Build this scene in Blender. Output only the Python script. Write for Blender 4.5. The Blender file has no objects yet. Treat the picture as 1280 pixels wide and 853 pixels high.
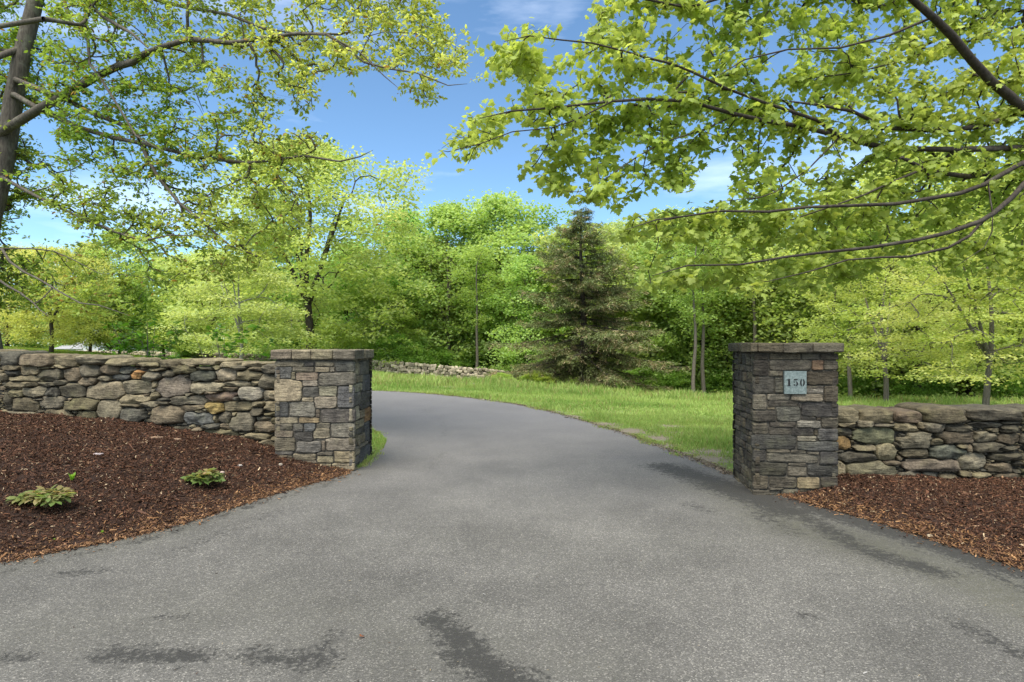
import bpy, math
import numpy as np
from mathutils import Vector, Matrix
from mathutils.geometry import delaunay_2d_cdt
R = math.radians
scn = bpy.context.scene
COL = scn.collection
rng = np.random.default_rng(7)

# ------------------------------------------------------------------ camera
FPX, HZ, EYE = 760.0, 430.0, 1.6
cam_d = bpy.data.cameras.new('camera'); cam = bpy.data.objects.new('camera', cam_d); COL.objects.link(cam)
cam.location = (0, 0, EYE); cam.rotation_euler = (R(90), 0, 0)
cam_d.sensor_width = 36; cam_d.lens = 36*FPX/1280; cam_d.shift_y = 3.5/1280
cam_d.clip_start = 0.05; cam_d.clip_end = 3000
scn.camera = cam

# ------------------------------------------------------------------ sky, sun, exposure
SUN_EL, SUN_AZ = R(64), R(208)          # azimuth clockwise from +Y: behind the camera, to the left
world = bpy.data.worlds.new('World'); scn.world = world; world.use_nodes = True
nt = world.node_tree; nt.nodes.clear()
def N(nt, t, **kw):
    n = nt.nodes.new(t)
    for k, v in kw.items(): setattr(n, k, v)
    return n
wo = N(nt, 'ShaderNodeOutputWorld'); bg = N(nt, 'ShaderNodeBackground'); bg.inputs[1].default_value = 0.08
sky = N(nt, 'ShaderNodeTexSky', sky_type='NISHITA'); sky.sun_disc = False
sky.sun_elevation = SUN_EL; sky.sun_rotation = SUN_AZ; sky.altitude = 2500; sky.air_density = 1.0; sky.dust_density = 0.2; sky.ozone_density = 2.0
tc = N(nt, 'ShaderNodeTexCoord'); mp = N(nt, 'ShaderNodeMapping'); mp.inputs['Scale'].default_value = (1.6, 1.6, 7.0)
nz = N(nt, 'ShaderNodeTexNoise'); nz.inputs['Scale'].default_value = 1.7; nz.inputs['Detail'].default_value = 7; nz.inputs['Roughness'].default_value = 0.55
rp = N(nt, 'ShaderNodeValToRGB'); rp.color_ramp.elements[0].position = 0.51; rp.color_ramp.elements[1].position = 0.85
rp.color_ramp.elements[0].color = (0, 0, 0, 1); rp.color_ramp.elements[1].color = (0.55, 0.55, 0.55, 1)
mx = N(nt, 'ShaderNodeMixRGB'); mx.inputs[2].default_value = (7.5, 8.2, 9.4, 1)
L = nt.links.new
L(tc.outputs['Generated'], mp.inputs[0]); L(mp.outputs[0], nz.inputs[0])
sx = N(nt, 'ShaderNodeSeparateXYZ'); L(tc.outputs['Generated'], sx.inputs[0])
mr = N(nt, 'ShaderNodeMapRange'); mr.inputs['From Min'].default_value = 0.35; mr.inputs['From Max'].default_value = -0.5; mr.inputs['To Min'].default_value = 0; mr.inputs['To Max'].default_value = 0.6  # extra cloud added behind the camera, out of view, for neutral soft light
L(sx.outputs['Y'], mr.inputs['Value']); ad = N(nt, 'ShaderNodeMath', operation='ADD'); L(nz.outputs[0], ad.inputs[0]); L(mr.outputs[0], ad.inputs[1]); L(ad.outputs[0], rp.inputs[0])
tn = N(nt, 'ShaderNodeMixRGB', blend_type='MULTIPLY'); tn.inputs[0].default_value = 1; tn.inputs[2].default_value = (0.88, 1.03, 1.02, 1)
L(rp.outputs[0], mx.inputs[0]); L(sky.outputs[0], tn.inputs[1]); L(tn.outputs[0], mx.inputs[1]); L(mx.outputs[0], bg.inputs[0]); L(bg.outputs[0], wo.inputs[0])
sun_d = bpy.data.lights.new('sun', 'SUN'); sun_d.energy = 2.3; sun_d.angle = R(45); sun_d.color = (1, 0.93, 0.82)
sun = bpy.data.objects.new('sun', sun_d); COL.objects.link(sun)
sdir = Vector((math.sin(SUN_AZ)*math.cos(SUN_EL), math.cos(SUN_AZ)*math.cos(SUN_EL), math.sin(SUN_EL)))
sun.rotation_euler = sdir.to_track_quat('Z', 'Y').to_euler()
scn.view_settings.view_transform = 'Standard'; scn.view_settings.look = 'None'
scn.view_settings.gamma = 1; scn.view_settings.use_curve_mapping = False
scn.view_settings.exposure = 1.63
scn.render.engine = 'CYCLES'
scn.cycles.max_bounces = 7; scn.cycles.diffuse_bounces = 4; scn.cycles.transmission_bounces = 4
scn.cycles.caustics_reflective = False; scn.cycles.caustics_refractive = False

# ------------------------------------------------------------------ helpers
def P(px, py, d):                        # pixel + distance -> point of the place
    return np.array([(px-640)/FPX*d, d, EYE-(py-HZ)/FPX*d])
def G(px, py):                           # pixel -> point on level ground z = 0
    return P(px, py, EYE*FPX/(py-HZ))
def hash3(i, j, k, s):
    with np.errstate(over='ignore'):
        h = (i.astype(np.int64)*374761393 + j.astype(np.int64)*668265263 + k.astype(np.int64)*2147483647 + s*974634777) & 0x7fffffff
        h = ((h ^ (h >> 13))*1274126177) & 0x7fffffff
        h = (h ^ (h >> 16)) & 0xffff
    return h/65535.0
def vnoise(p, s=0):
    p = np.asarray(p, float); f = np.floor(p); t = p-f; t = t*t*(3-2*t)
    i, j, k = (f[..., a].astype(np.int64) for a in range(3)); r = 0
    for a in (0, 1):
        for b in (0, 1):
            for c in (0, 1):
                w = (t[..., 0] if a else 1-t[..., 0])*(t[..., 1] if b else 1-t[..., 1])*(t[..., 2] if c else 1-t[..., 2])
                r = r + w*hash3(i+a, j+b, k+c, s)
    return r*2-1
def fbm(p, o=3, s=0):
    p = np.asarray(p, float); r = 0; a = 1
    for q in range(o): r = r+a*vnoise(p*(2**q)+13.7*q, s+q); a *= 0.5
    return r
def link(name, data, mat=None, parent=None):
    o = bpy.data.objects.new(name, data); COL.objects.link(o)
    if mat is not None and len(data.materials) == 0: data.materials.append(mat)
    if parent is not None: o.parent = parent
    return o
def mesh_np(name, V, Fs, tint=None, smooth=False, attrs=None):
    me = bpy.data.meshes.new(name)
    V = np.ascontiguousarray(V, dtype=np.float32); Fs = [np.asarray(f, dtype=np.int32) for f in Fs if len(f)]
    me.vertices.add(len(V)); me.vertices.foreach_set('co', V.ravel())
    loops = np.concatenate([f.ravel() for f in Fs]); tot = np.concatenate([np.full(len(f), f.shape[1], np.int32) for f in Fs])
    start = np.concatenate([[0], np.cumsum(tot)[:-1]]).astype(np.int32)
    me.loops.add(len(loops)); me.loops.foreach_set('vertex_index', loops)
    me.polygons.add(len(tot)); me.polygons.foreach_set('loop_start', start); me.polygons.foreach_set('loop_total', tot)
    me.polygons.foreach_set('use_smooth', np.full(len(tot), smooth, dtype=bool))
    if tint is not None:
        a = me.attributes.new('tint', 'FLOAT_COLOR', 'POINT'); c = np.ones((len(V), 4), np.float32); c[:, :3] = tint
        a.data.foreach_set('color', c.ravel())
    for k, v in (attrs or {}).items():
        a = me.attributes.new(k, 'FLOAT', 'POINT'); a.data.foreach_set('value', np.asarray(v, np.float32))
    me.update(calc_edges=True); me.validate()
    return me
def tag(o, label=None, cat=None, group=None, kind=None):
    if label: o['label'] = label
    if cat: o['category'] = cat
    if group: o['group'] = group
    if kind: o['kind'] = kind
    return o
def empty(name, loc, label, cat, group=None, rz=0):
    o = bpy.data.objects.new(name, None); COL.objects.link(o); o.location = loc; o.rotation_euler = (0, 0, rz)
    o.empty_display_size = 0.2
    return tag(o, label, cat, group)
def copy_tree(o, parent=None):
    c = o.copy(); COL.objects.link(c); c.parent = parent
    for ch in [x for x in COL.objects if x.parent == o]: copy_tree(ch, c)
    return c
class Acc:                               # collects geometry of ONE part
    def __init__(s): s.V = []; s.F = {}; s.T = []; s.n = 0
    def add(s, V, F, tint=None):
        V = np.asarray(V, float)
        for f in F:
            f = np.asarray(f)
            if len(f): s.F.setdefault(f.shape[1], []).append(f+s.n)
        s.V.append(V); s.n += len(V)
        t = np.ones((len(V), 3))*0.5 if tint is None else np.broadcast_to(np.asarray(tint, float), (len(V), 3))
        s.T.append(t)
    def mesh(s, name, smooth=False):
        return mesh_np(name, np.concatenate(s.V), [np.concatenate(v) for v in s.F.values()], np.concatenate(s.T), smooth)
def box(x0, y0, z0, x1, y1, z1):
    V = [(x, y, z) for z in (z0, z1) for y in (y0, y1) for x in (x0, x1)]
    return np.array(V, float), [np.array([(0, 2, 3, 1), (4, 5, 7, 6), (0, 1, 5, 4), (2, 6, 7, 3), (0, 4, 6, 2), (1, 3, 7, 5)])]

# ------------------------------------------------------------------ materials
def mat(name):
    m = bpy.data.materials.new(name); m.use_nodes = True; nt = m.node_tree; nt.nodes.clear()
    o = N(nt, 'ShaderNodeOutputMaterial'); b = N(nt, 'ShaderNodeBsdfPrincipled'); nt.links.new(b.outputs[0], o.inputs[0])
    b.inputs['Roughness'].default_value = 0.85; b.inputs['Specular IOR Level'].default_value = 0.25
    return m, nt, b, o
def noise(nt, scale, detail=4, rough=0.55, vec=None, kind='Object'):
    n = N(nt, 'ShaderNodeTexNoise'); n.inputs['Scale'].default_value = scale; n.inputs['Detail'].default_value = detail; n.inputs['Roughness'].default_value = rough
    if vec is None:
        t = N(nt, 'ShaderNodeTexCoord'); vec = t.outputs[kind]
    nt.links.new(vec, n.inputs['Vector']); return n
def ramp(nt, fac, stops):
    r = N(nt, 'ShaderNodeValToRGB'); cr = r.color_ramp
    while len(cr.elements) < len(stops): cr.elements.new(0.5)
    for e, (p, c) in zip(cr.elements, stops):
        e.position = p; e.color = (c, c, c, 1) if isinstance(c, (int, float)) else (*c, 1)
    nt.links.new(fac, r.inputs[0]); return r.outputs[0]
def mix(nt, fac, a, b, mode='MIX'):
    m = N(nt, 'ShaderNodeMixRGB', blend_type=mode)
    for k, v in ((0, fac), (1, a), (2, b)):
        if isinstance(v, (int, float)): m.inputs[k].default_value = v if k == 0 else (v, v, v, 1)
        elif isinstance(v, tuple): m.inputs[k].default_value = (*v, 1)
        else: nt.links.new(v, m.inputs[k])
    return m.outputs[0]
def mth(nt, op, a, b=0.0, clamp=False):
    m = N(nt, 'ShaderNodeMath', operation=op); m.use_clamp = clamp
    for k, v in ((0, a), (1, b)):
        if isinstance(v, (int, float)): m.inputs[k].default_value = v
        else: nt.links.new(v, m.inputs[k])
    return m.outputs[0]
def bump(nt, b, h, strength=0.5, dist=0.01):
    n = N(nt, 'ShaderNodeBump'); n.inputs['Strength'].default_value = strength; n.inputs['Distance'].default_value = dist
    nt.links.new(h, n.inputs['Height']); nt.links.new(n.outputs[0], b.inputs['Normal'])
def attr(nt, name): a = N(nt, 'ShaderNodeAttribute'); a.attribute_name = name; return a

def stone_mat(name, lichen=0.5, strata=0.35):
    m, nt, b, o = mat(name)
    a = attr(nt, 'tint').outputs['Color']; t = N(nt, 'ShaderNodeTexCoord')
    n1 = noise(nt, 9, 8, 0.65); n2 = noise(nt, 55, 6, 0.7); n3 = noise(nt, 4.5, 5, 0.6)
    mp = N(nt, 'ShaderNodeMapping'); mp.inputs['Scale'].default_value = (4, 4, 34); mp.inputs['Rotation'].default_value = (0.12, 0.1, 0)
    nt.links.new(t.outputs['Object'], mp.inputs[0]); n4 = noise(nt, 1.3, 5, 0.6, mp.outputs[0])
    a = mix(nt, 1.0, a, (1.10, 1.0, 0.86), 'MULTIPLY')
    c = mix(nt, 1.0, a, ramp(nt, n1.outputs[0], [(0.28, 0.42), (0.72, 1.5)]), 'MULTIPLY')
    c = mix(nt, 1.0, c, ramp(nt, n2.outputs[0], [(0.3, 0.62), (0.7, 1.4)]), 'MULTIPLY')
    c = mix(nt, strata, c, mix(nt, 1.0, c, ramp(nt, n4.outputs[0], [(0.35, 0.45), (0.65, 1.5)]), 'MULTIPLY'))
    c = mix(nt, ramp(nt, n3.outputs[0], [(0.52, 0.0), (0.72, lichen*0.6)]), c, (0.115, 0.115, 0.04))      # moss and algae
    n5 = noise(nt, 7.5, 7, 0.75); c = mix(nt, ramp(nt, n5.outputs[0], [(0.66, 0.0), (0.73, lichen)]), c, (0.36, 0.36, 0.31))   # pale lichen
    nt.links.new(c, b.inputs['Base Color']); b.inputs['Roughness'].default_value = 0.9
    h = mth(nt, 'ADD', mth(nt, 'MULTIPLY', n1.outputs[0], 1.2), mth(nt, 'ADD', mth(nt, 'MULTIPLY', n2.outputs[0], 0.4), mth(nt, 'MULTIPLY', n4.outputs[0], 0.8)))
    bump(nt, b, h, 1.0, 0.028); return m
M_stone = stone_mat('fieldstone'); M_slate = stone_mat('cut_stone', 0.35, 0.38)
m, nt, b, o = mat('mortar'); n1 = noise(nt, 30, 5)
nt.links.new(ramp(nt, n1.outputs[0], [(0.3, (0.035, 0.032, 0.025)), (0.7, (0.10, 0.09, 0.07))]), b.inputs['Base Color']); bump(nt, b, n1.outputs[0], 0.6, 0.01); M_mortar = m
m, nt, b, o = mat('wall_core'); n1 = noise(nt, 20, 5)
nt.links.new(ramp(nt, n1.outputs[0], [(0.3, (0.02, 0.018, 0.014)), (0.7, (0.06, 0.055, 0.042))]), b.inputs['Base Color']); M_core = m

def leaf_mat(name, trans=0.45, gloss=0.3):
    m, nt, b, o = mat(name); a = attr(nt, 'tint').outputs['Color']; oi = N(nt, 'ShaderNodeObjectInfo')
    c = mix(nt, 1.0, a, oi.outputs['Color'], 'MULTIPLY')
    nt.links.new(c, b.inputs['Base Color']); b.inputs['Roughness'].default_value = 0.55; b.inputs['Specular IOR Level'].default_value = gloss
    tr = N(nt, 'ShaderNodeBsdfTranslucent'); c2 = mix(nt, 1.0, c, (1.5, 1.4, 0.95), 'MULTIPLY'); nt.links.new(c2, tr.inputs[0])
    ms = N(nt, 'ShaderNodeMixShader'); ms.inputs[0].default_value = trans
    nt.links.new(b.outputs[0], ms.inputs[1]); nt.links.new(tr.outputs[0], ms.inputs[2]); nt.links.new(ms.outputs[0], o.inputs[0]); return m
M_leaf = leaf_mat('leaf', 0.52); M_needle = leaf_mat('needle', 0.15, 0.2); M_grass = leaf_mat('grass_blade', 0.35, 0.2)
def bark_mat(name, c0, c1, sc=(14, 14, 3), moss=.45):
    m, nt, b, o = mat(name); t = N(nt, 'ShaderNodeTexCoord'); mp = N(nt, 'ShaderNodeMapping'); mp.inputs['Scale'].default_value = sc
    nt.links.new(t.outputs['Object'], mp.inputs[0]); n1 = noise(nt, 2.2, 7, 0.7, mp.outputs[0]); n2 = noise(nt, 5, 4, 0.6)
    c = ramp(nt, n1.outputs[0], [(0.3, c0), (0.7, c1)])
    c = mix(nt, ramp(nt, n2.outputs[0], [(0.55, 0.0), (0.65, moss)]), c, (0.16, 0.16, 0.12))
    nt.links.new(c, b.inputs['Base Color']); bump(nt, b, n1.outputs[0], 0.8, 0.02); return m
M_bark = bark_mat('grey_bark', (0.05, 0.042, 0.033), (0.2, 0.175, 0.14))
M_bark_left = bark_mat('lichen_bark', (0.03, 0.025, 0.02), (0.13, 0.112, 0.088), moss=.55)
M_bark_dark = bark_mat('dark_bark', (0.016, 0.012, 0.009), (0.07, 0.056, 0.044), moss=.2)
M_bark_pale = bark_mat('pale_bark', (0.13, 0.12, 0.1), (0.36, 0.34, 0.3))

# asphalt
m, nt, b, o = mat('asphalt'); t = N(nt, 'ShaderNodeTexCoord')
vo = N(nt, 'ShaderNodeTexVoronoi'); vo.inputs['Scale'].default_value = 140; nt.links.new(t.outputs['Object'], vo.inputs[0])
sp = N(nt, 'ShaderNodeSeparateColor'); nt.links.new(vo.outputs['Color'], sp.inputs[0])
n1 = noise(nt, 260, 3, 0.7); n2 = noise(nt, 1.1, 6, 0.6); n3 = noise(nt, 9, 6, 0.7); n4 = noise(nt, 0.28, 4, 0.5)
c = ramp(nt, sp.outputs[0], [(0.0, (0.06, 0.059, 0.056)), (0.5, (0.085, 0.084, 0.08)), (0.88, (0.115, 0.113, 0.107)), (0.98, (0.20, 0.195, 0.182))])
c = mix(nt, 0.6, c, mix(nt, 1.0, c, ramp(nt, n1.outputs[0], [(0.3, 0.5), (0.7, 1.5)]), 'MULTIPLY'))
c = mix(nt, 1.0, c, ramp(nt, n2.outputs[0], [(0.3, 0.76), (0.7, 1.18)]), 'MULTIPLY')
c = mix(nt, 1.0, c, ramp(nt, n3.outputs[0], [(0.3, 0.9), (0.7, 1.1)]), 'MULTIPLY')
c = mix(nt, 1.0, c, ramp(nt, n4.outputs[0], [(0.3, 0.82), (0.7, 1.12)]), 'MULTIPLY')
c = mix(nt, 1.0, c, (1.19, 1.15, 1.07), 'MULTIPLY'); far = attr(nt, 'far_tone').outputs['Fac']; c = mix(nt, mth(nt, 'MULTIPLY', far, 0.6), c, (0.185, 0.179, 0.182))
gr = attr(nt, 'silt').outputs['Fac']; gm = mth(nt, 'MULTIPLY', gr, ramp(nt, n3.outputs[0], [(0.3, 0.35), (0.6, 1.0)]))
c = mix(nt, mth(nt, 'MULTIPLY', gm, 0.8), c, (0.072, 0.070, 0.050))
st = attr(nt, 'stain').outputs['Fac']; n5 = noise(nt, 15, 7, 0.75); n6 = noise(nt, 2.2, 5, 0.65)
n7 = noise(nt, 38, 6, 0.8); sm = mth(nt, 'ADD', mth(nt, 'ADD', st, mth(nt, 'MULTIPLY', mth(nt, 'SUBTRACT', n5.outputs[0], 0.5), 1.9)), mth(nt, 'MULTIPLY', mth(nt, 'SUBTRACT', n7.outputs[0], 0.5), 3.0)); sm = mth(nt, 'ADD', sm, mth(nt, 'MULTIPLY', mth(nt, 'SUBTRACT', n6.outputs[0], 0.5), 0.8))
smr = ramp(nt, sm, [(0.36, 0.0), (0.78, 0.88)])
smr = mth(nt, 'MULTIPLY', smr, ramp(nt, st, [(0.05, 0.0), (0.25, 1.0)]))
c = mix(nt, smr, c, (0.024, 0.023, 0.020))
nt.links.new(c, b.inputs['Base Color']); b.inputs['Roughness'].default_value = 0.8; b.inputs['Specular IOR Level'].default_value = 0.35
bump(nt, b, mth(nt, 'ADD', vo.outputs['Distance'], n1.outputs[0]), 0.55, 0.006); M_asphalt = m
# ground under the grass
m, nt, b, o = mat('turf'); n1 = noise(nt, 0.35, 6, 0.6); n2 = noise(nt, 14, 6, 0.7); n3 = noise(nt, 5.5, 6, 0.7)
c = ramp(nt, n1.outputs[0], [(0.3, (0.12, 0.19, 0.045)), (0.7, (0.22, 0.27, 0.07))])
c = mix(nt, 1.0, c, ramp(nt, n2.outputs[0], [(0.3, 0.6), (0.7, 1.4)]), 'MULTIPLY')
c = mix(nt, ramp(nt, n3.outputs[0], [(0.55, 0.0), (0.75, 0.5)]), c, (0.2, 0.2, 0.06))
dirt = mix(nt, n2.outputs[0], (0.10, 0.085, 0.06), (0.27, 0.23, 0.17))
da = attr(nt, 'dirt').outputs['Fac']; dm = ramp(nt, mth(nt, 'ADD', da, mth(nt, 'MULTIPLY', mth(nt, 'SUBTRACT', n3.outputs[0], 0.5), 1.0)), [(0.4, 0.0), (0.6, 1.0)])
c = mix(nt, mth(nt, 'MULTIPLY', dm, ramp(nt, da, [(0.05, 0.0), (0.2, 1.0)])), c, dirt)
lit = attr(nt, 'litter').outputs['Fac']; c = mix(nt, lit, c, mix(nt, n2.outputs[0], (0.03, 0.04, 0.012), (0.09, 0.085, 0.03)))
nt.links.new(c, b.inputs['Base Color']); bump(nt, b, n2.outputs[0], 0.7, 0.04); M_turf = m
# mulch ground
m, nt, b, o = mat('mulch'); n1 = noise(nt, 60, 6, 0.75); n2 = noise(nt, 3.0, 4)
c = ramp(nt, n1.outputs[0], [(0.3, (0.010, 0.006, 0.004)), (0.5, (0.035, 0.018, 0.011)), (0.7, (0.09, 0.042, 0.024)), (0.82, (0.2, 0.12, 0.07))])
c = mix(nt, 1.0, c, ramp(nt, n2.outputs[0], [(0.3, 0.7), (0.7, 1.3)]), 'MULTIPLY')
nt.links.new(c, b.inputs['Base Color']); bump(nt, b, n1.outputs[0], 1.0, 0.03); M_mulch = m
m, nt, b, o = mat('mulch_chip'); nt.links.new(attr(nt, 'tint').outputs['Color'], b.inputs['Base Color']); M_chip = m
def plain(name, col, rough=0.8, sc=25, var=0.25, metal=0):
    m, nt, b, o = mat(name); n1 = noise(nt, sc, 5, 0.6); c = mix(nt, 1.0, col, ramp(nt, n1.outputs[0], [(0.3, 1-var), (0.7, 1+var)]), 'MULTIPLY')
    nt.links.new(c, b.inputs['Base Color']); b.inputs['Roughness'].default_value = rough; b.inputs['Metallic'].default_value = metal; return m

# ------------------------------------------------------------------ terrain
class TPS:
    def __init__(s, pts, lam=1e-3):
        a = np.array(pts, float); s.X = a[:, :2]; n = len(a)
        K = s.k(s.X, s.X)+lam*np.eye(n); Q = np.c_[np.ones(n), s.X]
        A = np.block([[K, Q], [Q.T, np.zeros((3, 3))]]); s.w = np.linalg.solve(A, np.r_[a[:, 2], 0, 0, 0])
    @staticmethod
    def k(a, b):
        r2 = ((a[:, None]-b[None])**2).sum(-1); return 0.5*r2*np.log(r2+1e-9)
    def __call__(s, x, y):
        x = np.asarray(x, float); y = np.asarray(y, float); sh = x.shape; q = np.c_[x.ravel(), y.ravel()]; out = np.empty(len(q))
        for i in range(0, len(q), 20000):
            z = q[i:i+20000]; out[i:i+20000] = s.k(z, s.X)@s.w[:-3]+s.w[-3]+z@s.w[-2:]
        return out.reshape(sh)
TP = [(x, y, 0) for x, y in ((-4, 2), (0, 2), (4, 2), (-2, 5), (0, 5), (3, 5), (-2, 8), (0, 8), (3, 8), (2.4, 10), (-2, 10.5), (0, 12), (1.6, 12.2), (-3, 13), (0.2, 15.8), (-2, 18.7), (-2, 15), (5, 3), (10, 2), (-10, 1), (-20, 0), (20, 0), (0, -8), (-20, -10), (20, -10), (5, 7), (9, 7))]
TP += [(-5, 20.6, 0.0), (-10, 21, 0.1), (-8, 24, -0.1), (-3, 24, -0.12), (-2.5, 30, -0.25), (-7, 30, -0.2), (3, 16, -0.12), (8, 12, -0.15), (4, 24, -0.6), (4.4, 38, -1.35), (12, 35, -1.5), (9, 22, -0.65),
       (15, 25, -0.95), (14, 18, -0.45), (20, 20, -0.6), (13, 10, -0.15), (25, 34, -1.6), (1, 50, -2.45), (-5, 48, -1.35), (-11, 47, -0.55), (-12, 38, -0.1), (-3, 38, -0.8), (1, 34, -0.75), (-18, 56, -0.4), (-26, 68, -0.25), (-47, 72, -0.05),
       (-6, 9.5, 0.35), (-4, 9, 0.2), (-9, 11, 0.6), (-10, 16, 0.6), (-16, 12, 0.8), (-20, 30, 0.65), (-8, 15, 0.25), (-50, 60, 1.32), (-41, 60, 0.72), (-30, 50, 0.35), (-30, 20, 1.1), (-40, 35, 1.2), (-34, 62, 0.15),
       (5, 60, -3.0), (20, 60, -3.2), (45, 60, -3.2), (-10, 65, -1.8), (-20, 85, -1.2), (-60, 90, 0.3), (20, 100, -3), (70, 100, -3), (60, 30, -2), (60, 0, -0.5), (-60, 0, 1.2), (-90, 40, 2)]
tps = TPS(TP)
def H(x, y):
    x = np.asarray(x, float); y = np.asarray(y, float); r = np.hypot(x, y-20)
    w = np.clip((r-75)/45, 0, 1); w = w*w*(3-2*w)
    cx = np.clip(x, -95, 95); cy = np.clip(y, -40, 125)
    z = tps(cx, cy)*(1-w)+w*(-2.0)
    return z

def catmull(pts, n=8):
    pts = np.array(pts, float); q = np.vstack([2*pts[0]-pts[1], pts, 2*pts[-1]-pts[-2]]); out = []
    for i in range(1, len(q)-2):
        for k in range(n):
            t = k/n; a, b_, c_, d = q[i-1], q[i], q[i+1], q[i+2]
            out.append(0.5*((2*b_)+(-a+c_)*t+(2*a-5*b_+4*c_-d)*t*t+(-a+3*b_-3*c_+d)*t**3))
    out.append(pts[-1]); return np.array(out)
R_right = catmull([(3.95, 3.75), (3.6, 4.32), (3.27, 5.4), (2.9, 6.2), (2.72, 6.9), (2.68, 7.37), (2.37, 9), (1.6, 12.2), (0.2, 15.8), (-2, 18.7), (-4.7, 20.6), (-10, 22), (-22, 22.5)], 6)
R_left = catmull([(-22, 17.6), (-12, 16.6), (-6, 14.6), (-3.4, 12.5), (-2.6, 11.3), (-2.22, 10.5), (-1.98, 9.6), (-1.93, 8.56), (-1.97, 7.7), (-2.06, 7.35), (-2.52, 6.24), (-2.95, 5.12), (-3.62, 4.3)], 6)
wob = lambda a, s: a+np.c_[vnoise(np.c_[a*2.3, np.zeros(len(a))], s), vnoise(np.c_[a*2.3, np.ones(len(a))*5], s)]*0.035
road_poly = np.vstack([[(60, -12), (60, 1.2), (9, 1.9), (5.2, 2.9)], wob(R_right, 3), wob(R_left, 4), [(-5.6, 2.9), (-10, 1.9), (-60, 1.2), (-60, -12)]])
def inpoly(x, y, poly):
    x = np.asarray(x, float); y = np.asarray(y, float); ins = np.zeros(x.shape, bool); n = len(poly)
    for i in range(n):
        x0, y0 = poly[i]; x1, y1 = poly[(i+1) % n]
        if y0 == y1: continue
        c = ((y0 > y) != (y1 > y)) & (x < (x1-x0)*(y-y0)/(y1-y0)+x0); ins ^= c
    return ins
def segdist(x, y, pts):
    x = np.asarray(x, float); y = np.asarray(y, float); d = np.full(x.shape, 1e9)
    for (ax, ay), (bx, by) in zip(pts[:-1], pts[1:]):
        L2 = (bx-ax)**2+(by-ay)**2+1e-12; t = np.clip(((x-ax)*(bx-ax)+(y-ay)*(by-ay))/L2, 0, 1)
        d = np.minimum(d, np.hypot(x-ax-t*(bx-ax), y-ay-t*(by-ay)))
    return d
def sheet(poly, pts):
    poly = [tuple(p) for p in poly]; n = len(poly)
    vs = [Vector(p) for p in poly]+[Vector(p) for p in pts]
    v, e, f, _, _, _ = delaunay_2d_cdt(vs, [], [list(range(n))], 1, 1e-5)
    return np.array([(q[0], q[1]) for q in v]), np.array([t for t in f if len(t) == 3])
def gridpts(x0, x1, y0, y1, s, poly, margin=0.03, jit=0.2):
    gx, gy = np.meshgrid(np.arange(x0, x1, s), np.arange(y0, y1, s)); gx = gx.ravel()+rng.uniform(-jit, jit, gx.size)*s; gy = gy.ravel()+rng.uniform(-jit, jit, gy.size)*s
    k = inpoly(gx, gy, poly); gx, gy = gx[k], gy[k]; k = segdist(gx, gy, np.vstack([poly, poly[:1]])) > margin
    return np.c_[gx[k], gy[k]]

# ground: one sheet
ax_ = np.concatenate([-np.geomspace(900, 32, 22), np.linspace(-30, 30, 170), np.geomspace(32, 900, 22)])
ay_ = np.concatenate([-np.geomspace(900, 12, 14), np.linspace(-10, 55, 180), np.geomspace(57, 1500, 26)])
gx, gy = np.meshgrid(ax_, ay_); gz = H(gx, gy)
gz += 0.03*vnoise(np.dstack([gx*0.9, gy*0.9, gx*0]))*np.clip((np.hypot(gx, gy)-14)/10, 0, 1)
onroad = inpoly(gx, gy, road_poly); near_r = segdist(gx, gy, road_poly) < 0.6; BEDS = [np.array([(-12, 2.6), (-6, 3.1), (-3.75, 4.5), (-2.7, 6.2), (-2.3, 7.0), (-2.9, 7.7), (-12, 9.9)]), np.array([(4, 4.3), (3.1, 6.3), (3.2, 7.1), (12, 7.1), (12, 2.3), (5.3, 3.2)])]
gz = np.where(onroad & ~near_r, gz-0.06, np.where(onroad, gz-0.03, gz))
inb = inpoly(gx, gy, BEDS[0]) | inpoly(gx, gy, BEDS[1]); gz = np.where(inb, np.minimum(gz, 0)-0.06, gz); gz = np.where((segdist(gx, gy, road_poly) < 0.3) & (gy < 7.3), np.minimum(gz, 0)-0.05, gz)
nx, ny = len(ax_), len(ay_); idx = np.arange(nx*ny).reshape(ny, nx)
F = np.stack([idx[:-1, :-1], idx[:-1, 1:], idx[1:, 1:], idx[1:, :-1]], -1).reshape(-1, 4)
dspots = [(2.35, 9.5, .26), (2.5, 10.3, .3), (2.9, 10.9, .42), (2.2, 11.2, .36), (1.85, 12.1, .36), (3.1, 11.9, .35), (1.3, 13.4, .3), (2.5, 8.9, .2), (0.9, 14.4, .3), (-2.6, 24.5, 1.0), (-3.8, 27.5, 1.2), (-2.1, 9.0, .12), (2.75, 8.4, .3), (3.0, 9.0, .3)]
dirt = np.zeros(gx.shape)
for x, y, r in dspots: dirt = np.maximum(dirt, np.clip(1.2-np.hypot(gx-x, gy-y)/r*0.6, 0, 1)*(np.hypot(gx-x, gy-y) < 2*r))
dirt = np.maximum(dirt, 0.55*np.clip(1-segdist(gx, gy, road_poly)/0.35, 0, 1))
def woods(x, y):     # 1 inside the wood
    e = np.interp(x, [-80, -47, -26, -11, -3, 1, 4, 12, 20, 26, 60], [95, 76, 70, 50, 51, 50, 41, 38, 30, 26, 22]); return np.clip((y-e)/3, 0, 1)
lit = woods(gx, gy)*0.85
gme = mesh_np('ground', np.c_[gx.ravel(), gy.ravel(), gz.ravel()], [F], None, True, {'dirt': dirt.ravel(), 'litter': lit.ravel()})
tag(link('ground', gme, M_turf), kind='structure')

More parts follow.
